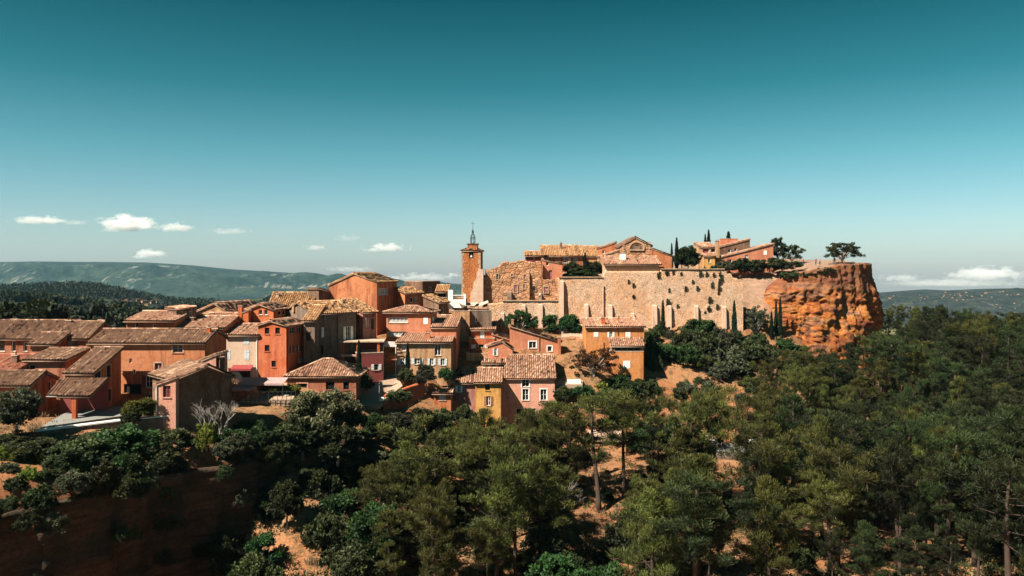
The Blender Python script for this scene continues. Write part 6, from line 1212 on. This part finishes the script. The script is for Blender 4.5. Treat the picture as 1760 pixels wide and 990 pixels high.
def person(loc, rz, top, label, stride=0.12):
    J = [(0, 0, .95, .13), (0, 0, 1.15, .12), (0, 0, 1.38, .15), (0, 0, 1.5, .055), (0, -.01, 1.6, .09), (0, 0, 1.68, .085), (.18, 0, 1.40, .06), (.24, .04, 1.12, .045), (.22, -.08, .9, .035), (-.18, 0, 1.40, .06), (-.24, -.02, 1.12, .045), (-.22, -.1, .9, .035),
         (.1, 0, .88, .085), (.1, -stride, .48, .06), (.1, -stride*.6, .07, .045), (.1, -stride*.6-.15, .04, .035), (-.1, 0, .88, .085), (-.1, stride*.6, .48, .06), (-.1, stride, .07, .045), (-.1, stride-.15, .04, .035)]
    E = [(0, 1), (1, 2), (2, 3), (3, 4), (4, 5), (2, 6), (6, 7), (7, 8), (2, 9), (9, 10), (10, 11), (0, 12), (12, 13), (13, 14), (14, 15), (0, 16), (16, 17), (17, 18), (18, 19)]
    b = skin_mesh('person', J, E, None, M['skin']); b.location = loc; b.rotation_euler = (0, 0, rz); tag(b, label, 'person')
    T = [(0, 0, .98, .15), (0, 0, 1.15, .14), (0, 0, 1.38, .17), (.19, 0, 1.39, .075), (.23, .02, 1.2, .065), (-.19, 0, 1.39, .075), (-.23, -.01, 1.2, .065)]
    skin_mesh('shirt', T, [(0, 1), (1, 2), (2, 3), (3, 4), (2, 5), (5, 6)], b, M[top])
    L_ = [(0, 0, .95, .145), (.1, 0, .86, .10), (.1, -stride, .48, .075), (.1, -stride*.62, .14, .06), (-.1, 0, .86, .10), (-.1, stride*.6, .48, .075), (-.1, stride*.95, .14, .06)]
    skin_mesh('trousers', L_, [(0, 1), (1, 2), (2, 3), (0, 4), (4, 5), (5, 6)], b, M['denim'])
    skin_mesh('hair', [(0, .02, 1.64, .09), (0, .02, 1.72, .085)], [(0, 1)], b, M['hair'])
for px, py, Yq, rz, top, l in ((1380, 457.5, 178, .4, 'tee_red', 'visitor in red shirt at the start of the crest railing'), (1402, 456.5, 177.5, 2.4, 'tee_dark', 'visitor in dark shirt standing close to another on the crest'), (1409, 456.5, 177.5, -1.9, 'tee_red', 'visitor in red shirt facing a companion in dark shirt on the crest'), (1434, 455, 178, 3.0, 'tee_dark', 'visitor in dark shirt at the end of the crest railing under the lone tree'), (1312, 466, 176, 1.2, 'tee_white', 'visitor in white shirt on the crest path below the red house'), (928, 517, 160.5, 0.3, 'tee_white', 'visitor in white shirt on the stone terrace below the ruin')):
    person(tuple(P(px, py, Yq)), rz, top, l)
# ---------------------------------------------------------------- far houses
fm = MB(); fm.box(-5, 5, -4, 4, -3, 5); fm.add([(-5.5, -4.6, 5), (5.5, -4.6, 5), (5.5, 4.6, 5), (-5.5, 4.6, 5), (-5.5, 0, 7.2), (5.5, 0, 7.2)], [(0, 1, 5, 4), (2, 3, 4, 5), (1, 2, 5), (0, 4, 3)], 1)
wm = bpy.data.meshes.new('wall'); wm.from_pydata(fm.v[:8], [], fm.f[:6]); wm.materials.append(M['tan']); rm = bpy.data.meshes.new('roof'); rm.from_pydata([v for v in fm.v[8:]], [], [tuple(i-8 for i in f) for f in fm.f[6:]]); rm.materials.append(M['tilewarm'])
dg = None
def far_house(loc, s, rz, label, group):
    e = empty('far_house', loc, rz); e.scale = (s, s, s*0.9); tag(e, label, 'house', group)
    for nm, m_ in (('wall', wm), ('roof', rm)): o = bpy.data.objects.new(nm, m_); COL.objects.link(o); o.parent = e
bpy.context.view_layer.update(); dg = bpy.context.evaluated_depsgraph_get()
def drop(px, py):
    d = Vector(((px-HX)/F, 1, -(py-HY)/F)).normalized(); o = Vector((0, 0, 0))+d*600/d.y; hit, loc, nrm, i, ob, mtx = S.ray_cast(dg, o, d); return loc if hit else None
rf_ = random.Random(4); n = 0
for k in range(160):
    if n >= 44: break
    px, py = (rf_.gauss(1655, 35), rf_.gauss(507, 4)) if k % 2 else (rf_.uniform(1525, 1760), rf_.uniform(504, 535)); l = drop(px, py)
    if l: far_house(tuple(l), rf_.uniform(0.3, 0.65), rf_.uniform(0, 3), 'tiny pale house of the hill village across the plain', 'houses of the far hill village'); n += 1
n = 0
for px, py in ((196,524),(205,522),(214,522),(219,520),(223,523),(240,519),(247,521),(262,522),(268,520),(252,525),(133,530),(160,527),(105,519)):
    l = drop(px, py)
    if l: far_house(tuple(l), rf_.uniform(0.5, 0.8), rf_.uniform(0, 3), 'small pale farmhouse among fields beyond the dark woods', 'farmhouses beyond the woods')
# woods on the far hills: crowns joined into one mass
r = np.random.default_rng(9); cen, tn = [], []
for k in range(5200):
    px, py = r.uniform(-30, 620), r.uniform(486, 533); l = drop(px, py)
    if l and l.y < 1700:
        if noise.noise(Vector((l.x*0.006, l.y*0.004, 2.2))) > 0.33 or (100 < px < 285 and 513 < py < 533 and noise.noise(Vector((px*0.05, py*0.2, 0.4))) > -0.12): continue
        cen.append((l.x, l.y, l.z+2.0)); tn.append(r.random()*0.7)
V, Q, T = blades(np.array(cen), np.array(tn), 20, 4.2, 2.2, 1.5, 0.5, r, 0.8)
tag(obj('far_woods', np_mesh('far_woods', V, Q, attr=T), None, [M['pinedark']]), 'dark woods covering the low hills below the mountain', 'woods', kind='stuff')
# ---------------------------------------------------------------- clouds: real volumes beyond the haze
def cloud(px, py, wpx, hpx, dens, label, seed):
    Yc = 9500; c = P(px, py, Yc); w, h = wpx*Yc/F/2, hpx*Yc/F/2; mb = MB()
    import bmesh
    bm = bmesh.new(); bmesh.ops.create_icosphere(bm, subdivisions=3, radius=1.0); me = bpy.data.meshes.new('cloud'); bm.to_mesh(me); bm.free()
    t = NT('cloud vapour'); tcn = t.coord('Object'); ln = t.n('VectorMath', operation='LENGTH'); t.l(tcn, ln.inputs[0])
    mp = t.n('Mapping'); mp.inputs['Scale'].default_value = (w/h*0.55, 0.8, 1.0); mp.inputs['Location'].default_value = (seed*3.1, seed*1.7, seed); t.l(tcn, mp.inputs[0])
    nz = t.tex('Noise', 1.5, mp.outputs[0], Detail=6.0, Roughness=0.62); sp = t.n('SeparateXYZ'); t.l(tcn, sp.inputs[0])
    flat = t.ramp(t.math('ADD', t.math('MULTIPLY', sp.outputs[2], 0.5), 0.5), [(0.20, 0.0), (0.40, 1.0)])
    body = t.math('SUBTRACT', t.math('ADD', t.math('MULTIPLY', nz.outputs[0], 2.3), -0.42), ln.outputs['Value'])
    d = t.math('MULTIPLY', t.math('MULTIPLY', t.ramp(body, [(0.0, 0.0), (0.4, 1.0)]), flat), dens*0.75)
    v = t.n('VolumePrincipled'); v.inputs['Color'].default_value = (0.97, 0.97, 0.97, 1); v.inputs['Anisotropy'].default_value = 0.1; t.l(d, v.inputs['Density']); t.l(v.outputs[0], t.out.inputs['Volume'])
    o = obj('cloud', me, None, [t.mat]); o.location = c; o.scale = (w, w*0.45, h); tag(o, label, 'cloud')
for i, (a, l) in enumerate((((70, 379, 120, 22, .012), 'flat elongated cloud over the long mountain crest'), ((220, 386, 130, 42, .03), 'largest white puffy cloud above the long mountain'), ((303, 392, 72, 26, .018), 'small white cloud trailing the largest puffy cloud'), ((258, 438, 70, 24, .03), 'low white cloud just above the mountain crest'), ((395, 398, 100, 18, .004), 'faint grey wisp beyond the small white cloud'), ((541, 426, 50, 16, .012), 'small oval cloud above the great orange gable house'), ((599, 410, 54, 18, .004), 'faint grey oval cloud high above the village'), ((664, 427, 96, 22, .022), 'white double-humped cloud beside the bell tower'),
   ((720, 477, 170, 20, .006), 'pale cloud bank low behind the village roofs'), ((600, 463, 120, 14, .004), 'thin pale streak low over the mountain end'), ((780, 473, 34, 12, .02), 'tiny bright cloud touching the bell tower'), ((1550, 478, 90, 20, .010), 'soft cloud beside the ochre cliff'), ((1698, 472, 170, 34, .022), 'bright long cloud over the far hill village'), ((1640, 487, 330, 22, .004), 'grey cloud bank lying on the far horizon'), ((130, 383, 60, 14, .005), 'grey wisp between the elongated and puffy clouds'))): cloud(*a, l, i+1.3)
# ---------------------------------------------------------------- haze
hz = MB(); hz.box(-7000, 7000, -650, 7400, -440, 175); t = NT('haze'); v = t.n('VolumePrincipled'); v.inputs['Color'].default_value = (0.28, 0.66, 0.98, 1); v.inputs['Density'].default_value = 0.000034; v.inputs['Anisotropy'].default_value = 0.2
t.l(v.outputs[0], t.out.inputs['Volume']); tag(hz.build('haze', t.mat), kind='stuff')
